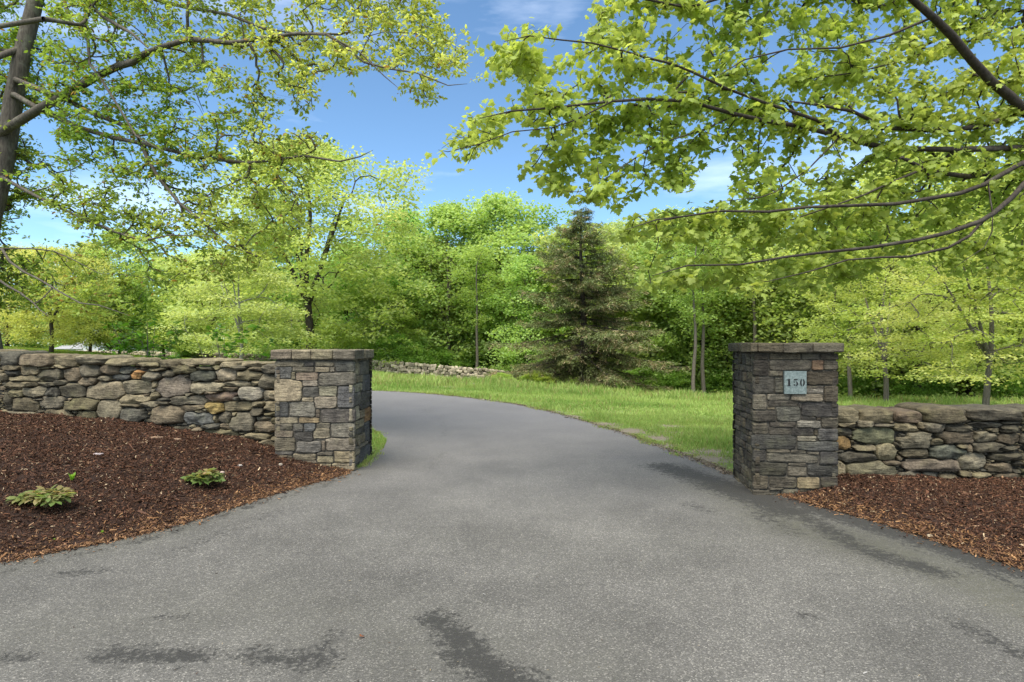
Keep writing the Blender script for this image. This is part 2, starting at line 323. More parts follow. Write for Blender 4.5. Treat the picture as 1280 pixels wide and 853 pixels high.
# asphalt drive
pts = np.vstack([gridpts(-5.5, 5.5, 2.0, 7.5, 0.09, road_poly), gridpts(-3, 3.5, 7.5, 13, 0.18, road_poly), gridpts(-22, 3, 13, 23, 0.4, road_poly), gridpts(-5.5, 5.5, -2, 2, 0.5, road_poly), gridpts(-50, -5.6, -11, 2, 2.5, road_poly), gridpts(5.6, 50, -11, 2, 2.5, road_poly)])
v2, f = sheet(road_poly, pts)
x, y = v2.T; z = H(x, y)+0.012
def seg_px(lst): return np.array([G(a, b_)[:2] for a, b_ in lst])
stain = np.zeros(len(x))
for lst, w, s in ([[(545, 775), (578, 805), (590, 830), (640, 853), (700, 900)], .10, 1.0], [[(130, 820), (250, 823)], .07, .95], [[(310, 820), (400, 832)], .08, .8], [[(395, 830), (422, 792)], .05, .75],
                  [[(180, 777), (240, 771)], .035, .6], [[(80, 722), (128, 719)], .06, .7], [[(0, 823), (40, 823)], .05, .8], [[(1200, 780), (1290, 830)], .08, .6], [[(990, 770), (1010, 772)], .05, .6], [[(400, 662), (470, 655)], .05, .3],
                  [[(835, 586), (880, 600), (935, 622), (985, 640)], .24, 1.05], [[(1010, 650), (1080, 690), (1170, 718)], .12, .85], [[(1180, 690), (1290, 745)], .06, .7], [[(950, 645), (990, 668)], .12, .6],
                  [[(935, 612), (960, 624), (1000, 630), (1100, 662), (1290, 720)], .17, 1.1], [[(860, 632), (890, 642)], .08, .55], [[(430, 598), (400, 612), (330, 632), (200, 676), (0, 724)], .035, .75], [[(350, 640), (230, 690)], .10, .4],
                  [[(490, 515), (520, 512)], .3, .12]):
    d = segdist(x, y, seg_px(lst)); stain = np.maximum(stain, s*np.exp(-(d/w/1.3)**2))
for lst, w, s in ([[(462, 505), (490, 505), (525, 511), (548, 523), (556, 540), (552, 560), (540, 590)], .10, .33], [[(500, 520), (515, 560), (500, 640)], .2, .2]):
    d = segdist(x, y, catmull(seg_px(lst), 6)); stain = np.maximum(stain, s*np.exp(-(d/w)**2))
silt = np.zeros(len(x))
d = segdist(x, y, seg_px([(900, 610), (1000, 660), (1140, 700), (1300, 760)])); silt = np.maximum(silt, np.exp(-(d/.42)**2))
d = segdist(x, y, R_left[R_left[:, 1] < 8]); silt = np.maximum(silt, 0.6*np.exp(-(d/.3)**2))
d = segdist(x, y, seg_px([(0, 800), (300, 760), (700, 840)])); silt = np.maximum(silt, 0.3*np.exp(-(d/.5)**2))
far_tone = np.clip((y-5)/8, 0, 1)  # blends to a paler grey further up the drive
rme = mesh_np('driveway', np.c_[x, y, z], [f], None, True, {'stain': stain, 'silt': silt, 'far_tone': far_tone})
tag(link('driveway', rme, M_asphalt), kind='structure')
# the drive's far stretch, seen as a thin strip beyond the grass
sp_ = catmull([(-14, 29.6), (-7.2, 30.0), (-4.6, 29.6), (-2.6, 28.6), (-1.7, 27.4)], 8); w_ = np.linspace(0.75, 0.25, len(sp_))
V = []; 
for i, p in enumerate(sp_):
    for k in (-1, 0, 1):
        q = p+np.array([0, k*w_[i]]); V.append((q[0], q[1], float(H(q[0], q[1]))+0.05))
F = [(3*i+k, 3*i+k+3, 3*i+k+4, 3*i+k+1) for i in range(len(sp_)-1) for k in (0, 1)]
tag(link('gravel_path', mesh_np('gravel_path', V, [F], None, True), plain('gravel', (0.26, 0.24, 0.22), 0.9, 12)), kind='structure')

# ------------------------------------------------------------------ mulch beds
edgeL = [p for p in R_left if p[1] < 7.45 and p[0] > -3.7]
edgeR = [p for p in R_right if p[1] < 6.45]
LW_A, LW_B = np.array([-2.9, 7.93]), np.array([-7.58, 9.0])          # left wall front line in plan
LU = (LW_B-LW_A)/np.linalg.norm(LW_B-LW_A)
RW_Y = 6.95
bedL = np.vstack([edgeL, [(-5.6, 2.9), (-9, 2.15), (-12, 2.2)], [LW_A+LU*9.4+(0, .3)], [LW_A+(0, .3)], [(-2.9, 7.62), (-2.0, 7.62)]])
tL = [(p[0], p[1], 0.02) for p in edgeL[::2]]+[(-5.6, 2.9, .02), (-9, 2.15, .05), (-12, 2.2, .1), (-2.0, 7.62, .03), (-2.4, 7.6, .08), (-2.93, 7.75, .2), (-2.95, 8.2, .22), (-3.75, 8.1, .36), (-4.6, 8.35, .43), (-5.5, 8.55, .52), (-7.6, 9.0, .57), (-10, 9.6, .6), (-7, 6, .5), (-5, 6.2, .42), (-4.3, 5.0, .25), (-6.5, 4, .3), (-10, 5, .5)]
bedR = np.vstack([edgeR[::-1], [(5.2, 2.9), (9, 1.9), (12, 2)], [(12, RW_Y+.25), (3.2, RW_Y+.25), (2.7, 6.85)]])
tR = [(p[0], p[1], 0.02) for p in edgeR[::2]]+[(5.2, 2.9, .02), (9, 1.9, .02), (12, 2, .03), (3.3, 6.3, .10), (3.5, 6.95, .09), (2.7, 6.9, .0), (4.5, 6.95, .075), (6, 6.95, .06), (9, 6.95, .08), (4.6, 5.6, .09), (6, 5, .09), (9, 5, .1)]
def bed(name, poly, tp):
    t = TPS(tp, 1e-4); x0, y0 = poly.min(0); x1, y1 = poly.max(0); d = gridpts(x0, x1, y0, y1, 0.09, poly)
    v2, f = sheet(poly, d); x, y = v2.T; ed = np.clip(segdist(x, y, np.vstack([poly]))/0.25, 0, 1)
    z = np.maximum(t(x, y), 0.018)+ed*(0.018*fbm(np.c_[x*3, y*3, x*0], 3, 5)+0.01*fbm(np.c_[x*11, y*11, x*0], 2, 9))
    tag(link(name, mesh_np(name, np.c_[x, y, z], [f], None, True), M_mulch), kind='structure')
    return lambda a, b_: np.maximum(t(a, b_), 0.018)+0.018*fbm(np.c_[np.ravel(a)*3, np.ravel(b_)*3, np.ravel(a)*0], 3, 5).reshape(np.shape(a))
bzL = bed('mulch_bed', bedL, tL); bzR = bed('mulch_bed', bedR, tR)
def rot_from(ax3):    # frames from random euler angles, vectorised; ax3 = (n,3)
    cx, cy, cz = np.cos(ax3).T; sx, sy, sz = np.sin(ax3).T
    M = np.empty((len(ax3), 3, 3))
    M[:, 0, 0] = cy*cz; M[:, 0, 1] = sx*sy*cz-cx*sz; M[:, 0, 2] = cx*sy*cz+sx*sz
    M[:, 1, 0] = cy*sz; M[:, 1, 1] = sx*sy*sz+cx*cz; M[:, 1, 2] = cx*sy*sz-sx*cz
    M[:, 2, 0] = -sy; M[:, 2, 1] = sx*cy; M[:, 2, 2] = cx*cy
    return M
def scatter(shape, faces, pos, M, size, tint):
    """copies of one small flat shape -> V, F, T"""
    n = len(pos); k = len(shape); V = np.einsum('nij,nkj->nki', M, shape[None]*size[:, None])+pos[:, None]
    Fs = [(np.asarray(f)[None]+(np.arange(n)*k)[:, None, None]).reshape(-1, np.asarray(f).shape[1]) for f in faces]
    return V.reshape(-1, 3), Fs, np.repeat(tint, k, 0)
chip = np.array([(-1, -.3, 0), (1, -.22, .05), (.9, .3, 0), (-.85, .25, .1), (-.9, -.28, -.25), (1, -.2, -.2)], float); chipF = [[(0, 1, 2, 3), (4, 5, 1, 0)]]
def chips(name, poly, bz, n, view, label_unused=None):
    x0, y0, x1, y1 = view; x = rng.uniform(x0, x1, n); y = rng.uniform(y0, y1, n); k = inpoly(x, y, poly); x, y = x[k], y[k]
    n = len(x); z = bz(x, y)+rng.uniform(-.002, .016, n)
    e = np.minimum(segdist(x, y, np.array(R_left)), segdist(x, y, np.array(R_right)))
    # spill over the asphalt edge
    x = x+rng.normal(0, .03, n)*(e < .1); 
    M = rot_from(np.c_[rng.normal(0, .45, n), rng.normal(0, .45, n), rng.uniform(0, 6.3, n)])
    s = rng.lognormal(math.log(.0098), .45, n)[:, None]*np.array([1, 1, 1]); s[:, 1] *= rng.uniform(.35, 1.1, n)
    pal = np.array([(.028, .0125, .0065), (.055, .024, .011), (.09, .039, .019), (.11, .054, .032), (.20, .12, .065), (.34, .26, .16)])
    pr = np.array([.3, .29, .22, .12, .05, .02]); c = pal[rng.choice(6, n, p=pr)]
    near = rng.random(n) < np.exp(-(e/.28)**2)*.65; c[near] = np.array([(.17, .085, .035), (.26, .145, .065), (.1, .05, .025)])[rng.choice(3, near.sum())]
    c = c*rng.uniform(.7, 1.35, (n, 1))
    V, Fs, T = scatter(chip, chipF, np.c_[x, y, z], M, s, c)
    return tag(link(name, mesh_np(name, V, Fs, T), M_chip), kind='stuff')
def spill(line, n):
    i = rng.integers(0, len(line)-1, n); t = rng.random(n)[:, None]; p = line[i]*(1-t)+line[i+1]*t+rng.normal(0, 1, (n, 2))*np.where(rng.random((n, 1)) < .8, .022, .09); s = rng.lognormal(math.log(.0095), .45, n)[:, None]*np.array([1, .7, 1])
    c = np.array([(.17, .085, .035), (.24, .135, .065), (.08, .04, .022), (.035, .018, .012)])[rng.choice(4, n)]*rng.uniform(.7, 1.3, (n, 1))
    V, Fs, T = scatter(chip, chipF, np.c_[p, H(p[:, 0], p[:, 1])+.02+rng.random(n)*.008], rot_from(np.c_[rng.normal(0, .35, (n, 2)), rng.uniform(0, 6.3, n)]), s, c); tag(link('bark_mulch', mesh_np('bark_mulch', V, Fs, T), M_chip), kind='stuff')
spill(np.array(edgeL), 6500); spill(np.array(edgeR), 4500)
chips('bark_mulch', bedL, bzL, 240000, (-8.2, 2.8, -1.9, 9.3))
chips('bark_mulch', bedR, bzR, 140000, (2.7, 3.0, 7.4, 7.3))

# ------------------------------------------------------------------ stones
def cells(rects, p, lim, gap, K):
    a = np.array([r[:4] for r in rects], float); c = np.c_[(a[:, 0]+a[:, 2])/2, (a[:, 1]+a[:, 3])/2]; h = np.c_[np.abs(a[:, 2]-a[:, 0])/2, np.abs(a[:, 3]-a[:, 1])/2]
    th = np.linspace(0, 2*np.pi, K, endpoint=False); dr = np.c_[np.cos(th), np.sin(th)]; dr /= ((np.abs(dr)**p).sum(1)**(1/p))[:, None]
    rr = np.linspace(0.3, lim, 30); out = []
    for i in range(len(a)):
        nb = [j for j in range(len(a)) if j != i and abs(c[j, 0]-c[i, 0]) < h[i, 0]*lim+h[j, 0]*1.5+.02 and abs(c[j, 1]-c[i, 1]) < h[i, 1]*lim+h[j, 1]*1.5+.02]
        pts = c[i]+rr[:, None, None]*dr[None]*h[i]          # (30,K,2)
        if nb:
            q = np.abs(pts[:, :, None]-c[nb][None, None])/h[nb][None, None]; dj = ((q**p).sum(-1)**(1/p)).min(-1)
            bad = dj < rr[:, None]; first = np.where(bad.any(0), bad.argmax(0), len(rr)-1); r = rr[np.maximum(first-1, 0)*bad.any(0)+(len(rr)-1)*~bad.any(0)]
        else: r = np.full(K, lim)
        o = dr*r[:, None]*h[i]; ln = np.linalg.norm(o, axis=1); o *= (np.maximum(ln-gap, ln*.6)/ln)[:, None]
        out.append((c[i], h[i], o))
    return out
def lay(acc, rects, tints, O, U, Nn, p=2.6, lim=1.12, gap=.006, K=30, n=2.8, D=.14, base=-.08, rough=.012, Dv=.02, seed=0, facet=1.0, fs=.55, fmin=.12):
    """stones on the plane through O with along-direction U and outward normal Nn"""
    O = np.array(O, float); U = np.array(U, float); Nn = np.array(Nn, float)
    phi = np.array([0, .18, .4, .65, .9, 1.12, 1.32, 1.5]); r_ = np.random.default_rng(seed)
    for i, (c, h, o) in enumerate(cells(rects, p, lim, gap, K)):
        d = D[i] if hasattr(D, '__len__') else D; bs = base[i] if hasattr(base, '__len__') else base
        d = d+r_.uniform(-Dv, Dv); ntw = n*r_.uniform(.85, 1.3)
        rad_ = np.cos(phi)**(2/ntw); dep = np.sin(phi)**(2/ntw)
        uv = rad_[:, None, None]*o[None]; hh = np.repeat((dep*d)[:, None], K, 1)
        for q in range(int(r_.integers(2, 6)*facet)):
            t = r_.uniform(0, 6.28); s = r_.uniform(.0, fs); lvl = r_.uniform(.72, 1.02)
            pl = (lvl-s*((uv[..., 0]/h[0])*math.cos(t)+(uv[..., 1]/h[1])*math.sin(t)))
            depth_front = min(d, .12); hh = np.minimum(hh, (d-depth_front)+depth_front*np.maximum(pl, fmin))
        Vu = np.concatenate([uv.reshape(-1, 2), [[0, 0]]]); Vh = np.concatenate([hh.ravel(), [hh[-1].mean()]])
        X = O+U*(c[0]+Vu[:, :1])+np.array([0, 0, 1])*(c[1]+Vu[:, 1:])+Nn*(bs+Vh[:, None])
        sc = 1/max(.05, min(h)); q = X*min(sc, 14)*.8+i*3.1
        am = rough*min(1, min(h)/.06)
        X = X+Nn*(am*fbm(q, 3, 1))[:, None]+U*(am*.8*vnoise(q*1.2, 7))[:, None]; X[:, 2] += am*.8*vnoise(q*1.2, 11)
        m_ = len(phi); ids = np.arange(m_*K).reshape(m_, K); nxt = np.roll(ids, -1, 1)
        F4 = np.stack([ids[:-1], nxt[:-1], nxt[1:], ids[1:]], -1).reshape(-1, 4); F3 = np.stack([ids[-1], nxt[-1], np.full(K, m_*K)], -1)
        acc.add(X, [F4, F3], tints[i])
def filler(rects, box_, n, lim=1.1, smin=.012, smax=.05, seed=1, p=2.6):
    r_ = np.random.default_rng(seed); L_ = [list(r[:4]) for r in rects]; new = []
    for _ in range(n):
        u = r_.uniform(box_[0], box_[2]); w = r_.uniform(box_[1], box_[3]); a = np.array(L_)
        c = np.c_[(a[:, 0]+a[:, 2])/2, (a[:, 1]+a[:, 3])/2]; h = np.c_[np.abs(a[:, 2]-a[:, 0])/2, np.abs(a[:, 3]-a[:, 1])/2]
        for s in (smax, smax*.6, smin):
            ok = True
            for du, dw in ((0, 0), (s*1.3, 0), (-s*1.3, 0), (0, s*.6), (0, -s*.6)):
                q = np.abs(np.array([u+du, w+dw])-c)/h
                if ((q**p).sum(1)**(1/p)).min() < lim*(1 if (du, dw) == (0, 0) else .9): ok = False; break
            if ok: break
        if ok: rr_ = [u-s*1.4, w-s*.75, u+s*1.4, w+s*.75]; L_.append(rr_); new.append(rr_)
    return new
def topl(px, py, O, Nn, U):      # pixel onto vertical plane -> (u, z)
    d = np.array([(px-640)/FPX, 1, -(py-HZ)/FPX]); C = np.array([0, 0, EYE]); t = (np.array(O)-C)@Nn/(d@Nn); q = C+d*t
    return float((q-O)@U), float(q[2])
def px_rects(lst, s, ox, oy, O, Nn, U):
    out = []
    for x0, y0, x1, y1 in lst:
        u0, z1 = topl(ox+x0/s, oy+y0/s, O, Nn, U); u1, z0 = topl(ox+x1/s, oy+y1/s, O, Nn, U)
        zm = topl(ox+(x0+x1)/2/s, oy+y0/s, O, Nn, U)[1]; zb = topl(ox+(x0+x1)/2/s, oy+y1/s, O, Nn, U)[1]
        out.append([min(u0, u1), zb, max(u0, u1), zm])
    return out
PAL_W = np.array([(.145, .133, .09), (.12, .109, .076), (.165, .15, .105), (.105, .10, .08), (.072, .073, .063), (.13, .113, .083), (.115, .108, .068), (.172, .162, .122), (.085, .081, .062)])
def tints_w(n, r_, pal=PAL_W, v=.2): return [pal[r_.integers(len(pal))]*r_.uniform(1-v, 1+v) for _ in range(n)]

# ---- left wall
r_ = np.random.default_rng(11)
LO = np.array([LW_A[0], LW_A[1], 0.]); LUu = np.array([LU[0], LU[1], 0]); LN = np.array([LU[1], -LU[0], 0.]); LN = LN if LN[1] < 0 else -LN
la = [(0,155,130,205),(140,160,335,240),(285,165,410,195),(455,150,565,188),(10,200,125,260),(45,250,315,302),(318,188,520,305),(520,180,700,308),(685,150,858,265),(860,155,1030,235),(1025,165,1170,235),(955,238,1130,288),(1130,205,1260,282),
 (0,225,28,300),(0,305,170,375),(170,305,300,360),(300,305,450,350),(450,280,560,345),(660,262,850,350),(862,250,955,305),(175,335,370,440),(365,360,490,440),(485,312,722,450),(725,290,1062,468),(1058,288,1300,415),
 (30,370,165,445),(0,400,55,560),(60,445,300,570),(245,452,375,474),(305,432,560,550),(555,445,620,490),(505,448,858,570),(1025,420,1290,505),(1030,503,1215,535),(820,470,1040,640),(645,555,830,645),(380,550,610,640),(0,570,280,610),(280,560,355,580),(590,565,660,595),(1045,535,1260,660),
 (60,620,330,720),(340,650,600,740),(620,655,850,750),(860,655,1060,740),(1080,665,1300,760)]
la_cap = [(-40,35,138,165),(138,60,450,165),(452,68,640,165),(642,75,925,150),(925,95,1175,160)]
lb = [(50,60,185,105),(80,105,250,140),(315,85,515,165),(455,78,515,105),(515,92,660,130),(665,88,730,133),(830,85,960,130),(985,100,1100,140),(20,140,205,230),(200,125,320,190),(390,165,465,195),(460,135,685,235),(690,115,865,235),(870,128,1085,225),(1075,165,1265,300),(995,215,1070,272),
 (120,220,165,290),(150,178,450,372),(460,235,765,345),(760,225,995,278),(740,278,880,315),(555,310,740,345),(595,318,890,412),(890,278,1110,402),(1095,310,1245,415),(95,325,175,395),(135,378,290,408),(160,408,270,440),(0,405,170,462),(275,352,590,455),(400,332,470,370),(362,425,595,495),(850,362,897,410),(605,418,750,515),(735,410,1010,500),(1005,408,1130,455),(1115,395,1262,498),
 (105,445,385,615),(395,510,680,625),(510,485,575,510),(575,470,620,505),(705,503,835,600),(680,530,702,600),(815,497,890,548),(810,505,1035,680),(990,465,1110,540),(1125,505,1270,545),(1040,545,1190,587),(1190,548,1270,620),(575,605,725,660),(725,605,805,665),(570,655,890,750),(1015,590,1265,685),(890,710,955,760),(950,690,1175,760),(1075,740,1260,840),(470,640,570,675),(880,680,950,700),(1180,720,1280,770),
 (60,625,250,720),(260,640,460,740),(480,690,620,780),(640,760,900,840),(910,780,1070,860)]
lb_cap = [(180,35,330,110),(370,28,715,85),(720,55,900,108),(900,60,1100,105),(1100,78,1275,160),(-10,62,60,100)]
A1 = px_rects(la, 7.11, 0, 435, LO, LN, LUu)+px_rects(lb, 7.11, 170, 445, LO, LN, LUu)
T1 = tints_w(len(A1), r_)
T1[12] = np.array((.27, .16, .07)); T1[11] = np.array((.05, .055, .055)); T1[23] = np.array((.21, .19, .14)); T1[10] = np.array((.075, .08, .07)); o_ = len(la)
T1[o_+11] = np.array((.06, .065, .055)); T1[o_+17] = np.array((.15, .135, .115)); T1[o_+22] = np.array((.19, .145, .12)); T1[o_+12] = np.array((.22, .2, .155)); T1[o_+33] = np.array((.24, .19, .08)); T1[o_+38] = np.array((.12, .13, .13)); T1[o_+24] = np.array((.22, .2, .15)); T1[o_+23] = np.array((.21, .205, .18))
C1 = px_rects(la_cap, 7.11, 0, 435, LO, LN, LUu)+px_rects(lb_cap, 7.11, 170, 445, LO, LN, LUu)
uend = max(c[2] for c in C1)             # mirror beyond the frame's left edge
M1 = [[2*uend-r[2], r[1]+.02, 2*uend-r[0], r[3]+.02] for r in A1 if r[0] > uend-3.6]; MC = [[2*uend-r[2], r[1]+.02, 2*uend-r[0], r[3]+.02] for r in C1 if r[0] > uend-3.6]
TM = tints_w(len(M1), r_)
allr = A1+M1; fl = filler(allr+C1+MC, (.0, .1, 8.2, 1.45), 9000, smin=.012, smax=.045, seed=3)
fl = [q for q in fl if q[3] < 1.30+.02*q[0]]
lw = empty('stone_wall', LO, 'long rubble stone wall behind the big mulch bed, left of the driveway', 'stone wall')
acc = Acc(); rects = allr+fl
lay(acc, rects, T1+TM+tints_w(len(fl), r_, v=.35), (0, 0, 0), LUu, LN, base=[-.11]*len(allr)+[-.14]*len(fl), D=[.125]*len(allr)+[.09]*len(fl), Dv=.03, rough=.02, facet=2.2, fs=.6, fmin=.3, n=3.3, seed=5, lim=1.15, gap=.006, p=3.0)
link('rubble_stones', acc.mesh('rubble_stones', True), M_stone, lw)
acc = Acc(); CC = C1+MC
lay(acc, CC, tints_w(len(CC), r_), (0, 0, 0), LUu, LN, base=-.52, D=.54, Dv=.03, rough=.018, seed=6, p=4, n=6, gap=.004)
link('capstones', acc.mesh('capstones', True), M_stone, lw)
acc = Acc(); us = np.linspace(-.05, 8.6, 60); B = []
for u in us:
    tz = 1.22+.018*u
    for (v_, z_) in ((-.11, -.3), (-.11, tz), (-.5, tz), (-.5, -.3)): B.append(LUu*u+LN*v_+np.array([0, 0, z_]))
F = [(4*i+k, 4*i+4+k, 4*i+4+(k+1) % 4, 4*i+(k+1) % 4) for i in range(len(us)-1) for k in range(3)]+[(0, 1, 2, 3), (4*len(us)-4, 4*len(us)-1, 4*len(us)-2, 4*len(us)-3)]
acc.add(B, [F]); link('wall_core', acc.mesh('wall_core'), M_core, lw)

# ---- right wall
r_ = np.random.default_rng(21)
RO = np.array([3.3, RW_Y, 0.]); RU = np.array([1., 0, 0]); RN = np.array([0, -1., 0])
ra = [(50,150,180,195),(170,143,292,188),(300,165,445,188),(440,160,600,218),(585,150,625,200),(620,158,775,218),(780,170,940,220),(950,120,1060,150),(955,150,1160,190),(1150,145,1290,170),(10,180,152,243),(155,187,452,295),(465,225,515,260),(450,210,682,335),(668,260,768,312),(735,212,995,298),(970,213,1120,290),(1065,190,1150,222),(1140,170,1265,225),(1135,230,1290,300),
 (10,250,140,335),(145,275,170,300),(155,305,305,348),(310,295,443,405),(435,285,465,330),(483,325,672,400),(675,310,910,402),(855,300,930,335),(925,305,960,350),(960,292,1190,358),(1110,310,1260,350),(30,352,312,420),(450,380,485,412),(350,410,480,450),(870,358,1065,470),(1070,362,1290,412),(1230,412,1300,450),(1060,422,1225,492),(485,402,875,485),
 (25,405,97,552),(97,413,448,545),(450,485,620,540),(742,500,860,545),(865,478,950,520),(945,492,1090,530),(870,520,935,550),(1005,525,1120,555),(1125,497,1275,548),(1230,470,1300,497),(10,335,90,353),(630,490,735,545),(100,550,300,600),(320,550,500,600),(520,548,760,600),(780,552,1000,600),(1020,556,1290,600)]
ra_cap = [(-20,62,200,155),(200,70,442,162),(442,80,630,158),(630,55,925,160),(925,62,1290,138)]
A2 = px_rects(ra, 5.333, 1040, 500, RO, RN, RU); C2 = px_rects(ra_cap, 5.333, 1040, 500, RO, RN, RU); ue = max(c[2] for c in C2)
M2 = [[2*ue-r[2], r[1], 2*ue-r[0], r[3]] for r in A2]; MC2 = [[2*ue-r[2], r[1], 2*ue-r[0], r[3]] for r in C2]
PAL_W2 = PAL_W*.85; T2 = tints_w(len(A2), r_, PAL_W2); T2[11] = np.array((.125, .135, .09)); T2[20] = np.array((.2, .14, .065)); T2[13] = np.array((.13, .125, .095)); T2[38] = np.array((.125, .11, .09)); T2[34] = np.array((.19, .18, .14)); T2[26] = np.array((.085, .095, .08)); T2[40] = np.array((.14, .135, .095)); T2[23] = np.array((.17, .16, .11)); T2[39] = np.array((.2, .18, .13))  # left wall's tints darkened: the maple's shade put into the stone colour
fl = filler(A2+M2+C2+MC2, (0, .0, 4.6, .8), 6000, smin=.012, smax=.04, seed=8)
rw = empty('stone_wall', RO, 'low stone wall with flat capstones, right of the pillar bearing the number 150', 'stone wall')
acc = Acc(); rects = A2+M2+fl
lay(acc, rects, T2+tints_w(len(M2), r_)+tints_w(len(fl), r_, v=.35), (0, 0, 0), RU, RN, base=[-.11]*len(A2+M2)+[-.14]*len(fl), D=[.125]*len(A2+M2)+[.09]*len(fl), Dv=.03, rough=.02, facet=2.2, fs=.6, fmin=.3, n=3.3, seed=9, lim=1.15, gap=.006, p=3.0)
link('rubble_stones', acc.mesh('rubble_stones', True), M_stone, rw)
acc = Acc(); CC = C2+MC2; tc_ = tints_w(len(CC), r_, PAL_W[[0, 1, 3, 8]]); tc_[2] = np.array((.12, .098, .075))
lay(acc, CC, tc_, (0, 0, 0), RU, RN, base=-.55, D=.57, Dv=.03, rough=.02, seed=10, p=4, n=6, gap=.004)
link('capstones', acc.mesh('capstones', True), M_stone, rw)
acc = Acc(); acc.add(*box(-.1, .11, -.3, 5.0, .52, .70)); link('wall_core', acc.mesh('wall_core'), M_core, rw)

# ---- pillars
def coursed(w, z0, z1, r_, hmin=.05, hmax=.13):
    out = []; z = z0
    while z < z1-.03:
        h = min(r_.uniform(hmin, hmax), z1-z); 
        if z1-z-h < .04: h = z1-z
        u = 0
        while u < w-.02:
            l = r_.uniform(.08, .3); 
            if w-u-l < .08: l = w-u
            if h > .09 and r_.random() < .35: k = r_.uniform(.4, .6); out += [[u, z, u+l, z+h*k], [u, z+h*k, u+l, z+h]]
            else: out.append([u, z, u+l, z+h])
            u += l
        z += h
    return out
PAL_D = .82*np.array([(.066, .063, .055), (.052, .049, .043), (.088, .083, .068), (.078, .071, .056), (.105, .10, .083), (.06, .059, .056), (.092, .084, .062)])  # dark slate tints, with the maple's shade put into the colour
PAL_M = .88*np.array([1, 1.01, 1.06])*np.array([(.16, .148, .11), (.125, .118, .095), (.10, .099, .09), (.19, .172, .125), (.145, .128, .10), (.08, .079, .073), (.155, .143, .10)])
def pillar(loc, rz, w, dp, zt, front, sideL, sideR, pal, seed, label, cap_front, cap_t, overhang, ft=None, st=None):
    r_ = np.random.default_rng(seed); root = empty('stone_pillar', loc, label, 'pillar', rz=rz)
    faces = [((0, 0, 0), (1, 0, 0), (0, -1, 0), front, w), ((0, dp, 0), (0, -1, 0), (-1, 0, 0), sideL, dp), ((w, 0, 0), (0, 1, 0), (1, 0, 0), sideR, dp), ((w, dp, 0), (-1, 0, 0), (0, 1, 0), None, w)]
    acc = Acc()
    for q, (O, U, Nn, rc, wd) in enumerate(faces):
        if rc is None: rc = coursed(wd, -.15, zt, r_)
        mu = max(r[2] for r in rc); rc = [[r[0]*wd/mu, r[1], r[2]*wd/mu, r[3]] for r in rc]
        # stretch the outer stones to the corner
        ex = .026 if q in (0, 3) else .008
        rc = [[-ex if r[0] < .04 else r[0], r[1], wd+ex if r[2] > wd-.04 else r[2], r[3]] for r in rc]
        tt = tints_w(len(rc), r_, pal, .28)
        if q == 0 and ft: 
            for k, v in ft.items(): tt[k] = np.array(v)
        if q == 2 and st:
            for k, v in st.items(): tt[k] = np.array(v)
        fl = filler(rc, (0, -.1, wd, zt), 500, smin=.008, smax=.025, seed=seed+q, p=8)
        lay(acc, rc+fl, tt+tints_w(len(fl), r_, pal, .4), O, U, Nn, p=9, lim=1.1, gap=.0055, K=36, n=6, D=[.055]*len(rc)+[.035]*len(fl), base=-.03, Dv=.007, rough=.007, seed=seed*7+q, facet=.7, fs=.22, fmin=.72)
    link('shaft_stones', acc.mesh('shaft_stones', True), M_slate, root)
    acc = Acc(); acc.add(*box(.004, .004, -.2, w-.004, dp-.004, zt+.01)); link('mortar_core', acc.mesh('mortar_core'), M_mortar, root)
    # coping: separate slabs laid round the top, each a child
    oh = overhang; xs = cap_front
    slabs = []
    for a, b_ in zip(xs[:-1], xs[1:]): slabs.append((a, -oh, b_, dp*.5-.01)); 
    k3 = np.linspace(-oh, w+oh, 4)+np.array([0, .05, -.04, 0])
    for a, b_ in zip(k3[:-1], k3[1:]): slabs.append((a, dp*.5+.002, b_, dp+oh))
    for i, (x0, y0, x1, y1) in enumerate(slabs):
        acc = Acc(); cx, cy = (x0+x1)/2, (y0+y1)/2
        t = pal[r_.integers(len(pal))]*r_.uniform(.95, 1.25)
        dz = r_.uniform(-.003, .003)
        n_ = 14; g = np.linspace(-1, 1, n_); cube = []
        # a rounded slab: subdivided box pushed towards a superellipsoid, then roughened
        V = []; F = []; 
        for ax in range(3):
            for sg in (-1, 1):
                a_, b2 = np.meshgrid(g, g); p_ = np.zeros(a_.shape+(3,)); p_[..., ax] = sg; p_[..., (ax+1) % 3] = a_; p_[..., (ax+2) % 3] = b2
                k = len(V)*n_*n_; ii = np.arange(n_*n_).reshape(n_, n_)+k; V.append(p_.reshape(-1, 3))
                f_ = np.stack([ii[:-1, :-1], ii[:-1, 1:], ii[1:, 1:], ii[1:, :-1]], -1).reshape(-1, 4); F.append(f_ if sg > 0 else f_[:, ::-1])
        V = np.concatenate(V); nn = (np.abs(V)**18).sum(1)**(1/18); V = V/nn[:, None]
        hx, hy, hz = (x1-x0)/2-.0008, (y1-y0)/2, cap_t/2
        X = V*np.array([hx, hy, hz])+np.array([cx, cy, zt+cap_t/2+dz+.004])
        nrm = V/np.linalg.norm(V, axis=1)[:, None]
        X = X+nrm*(.007*fbm(X*9+i*5, 3, seed))[:, None]
        acc.add(X, [np.concatenate(F)], t); link('coping_stone', acc.mesh('coping_stone', True), M_slate, root)
    return root
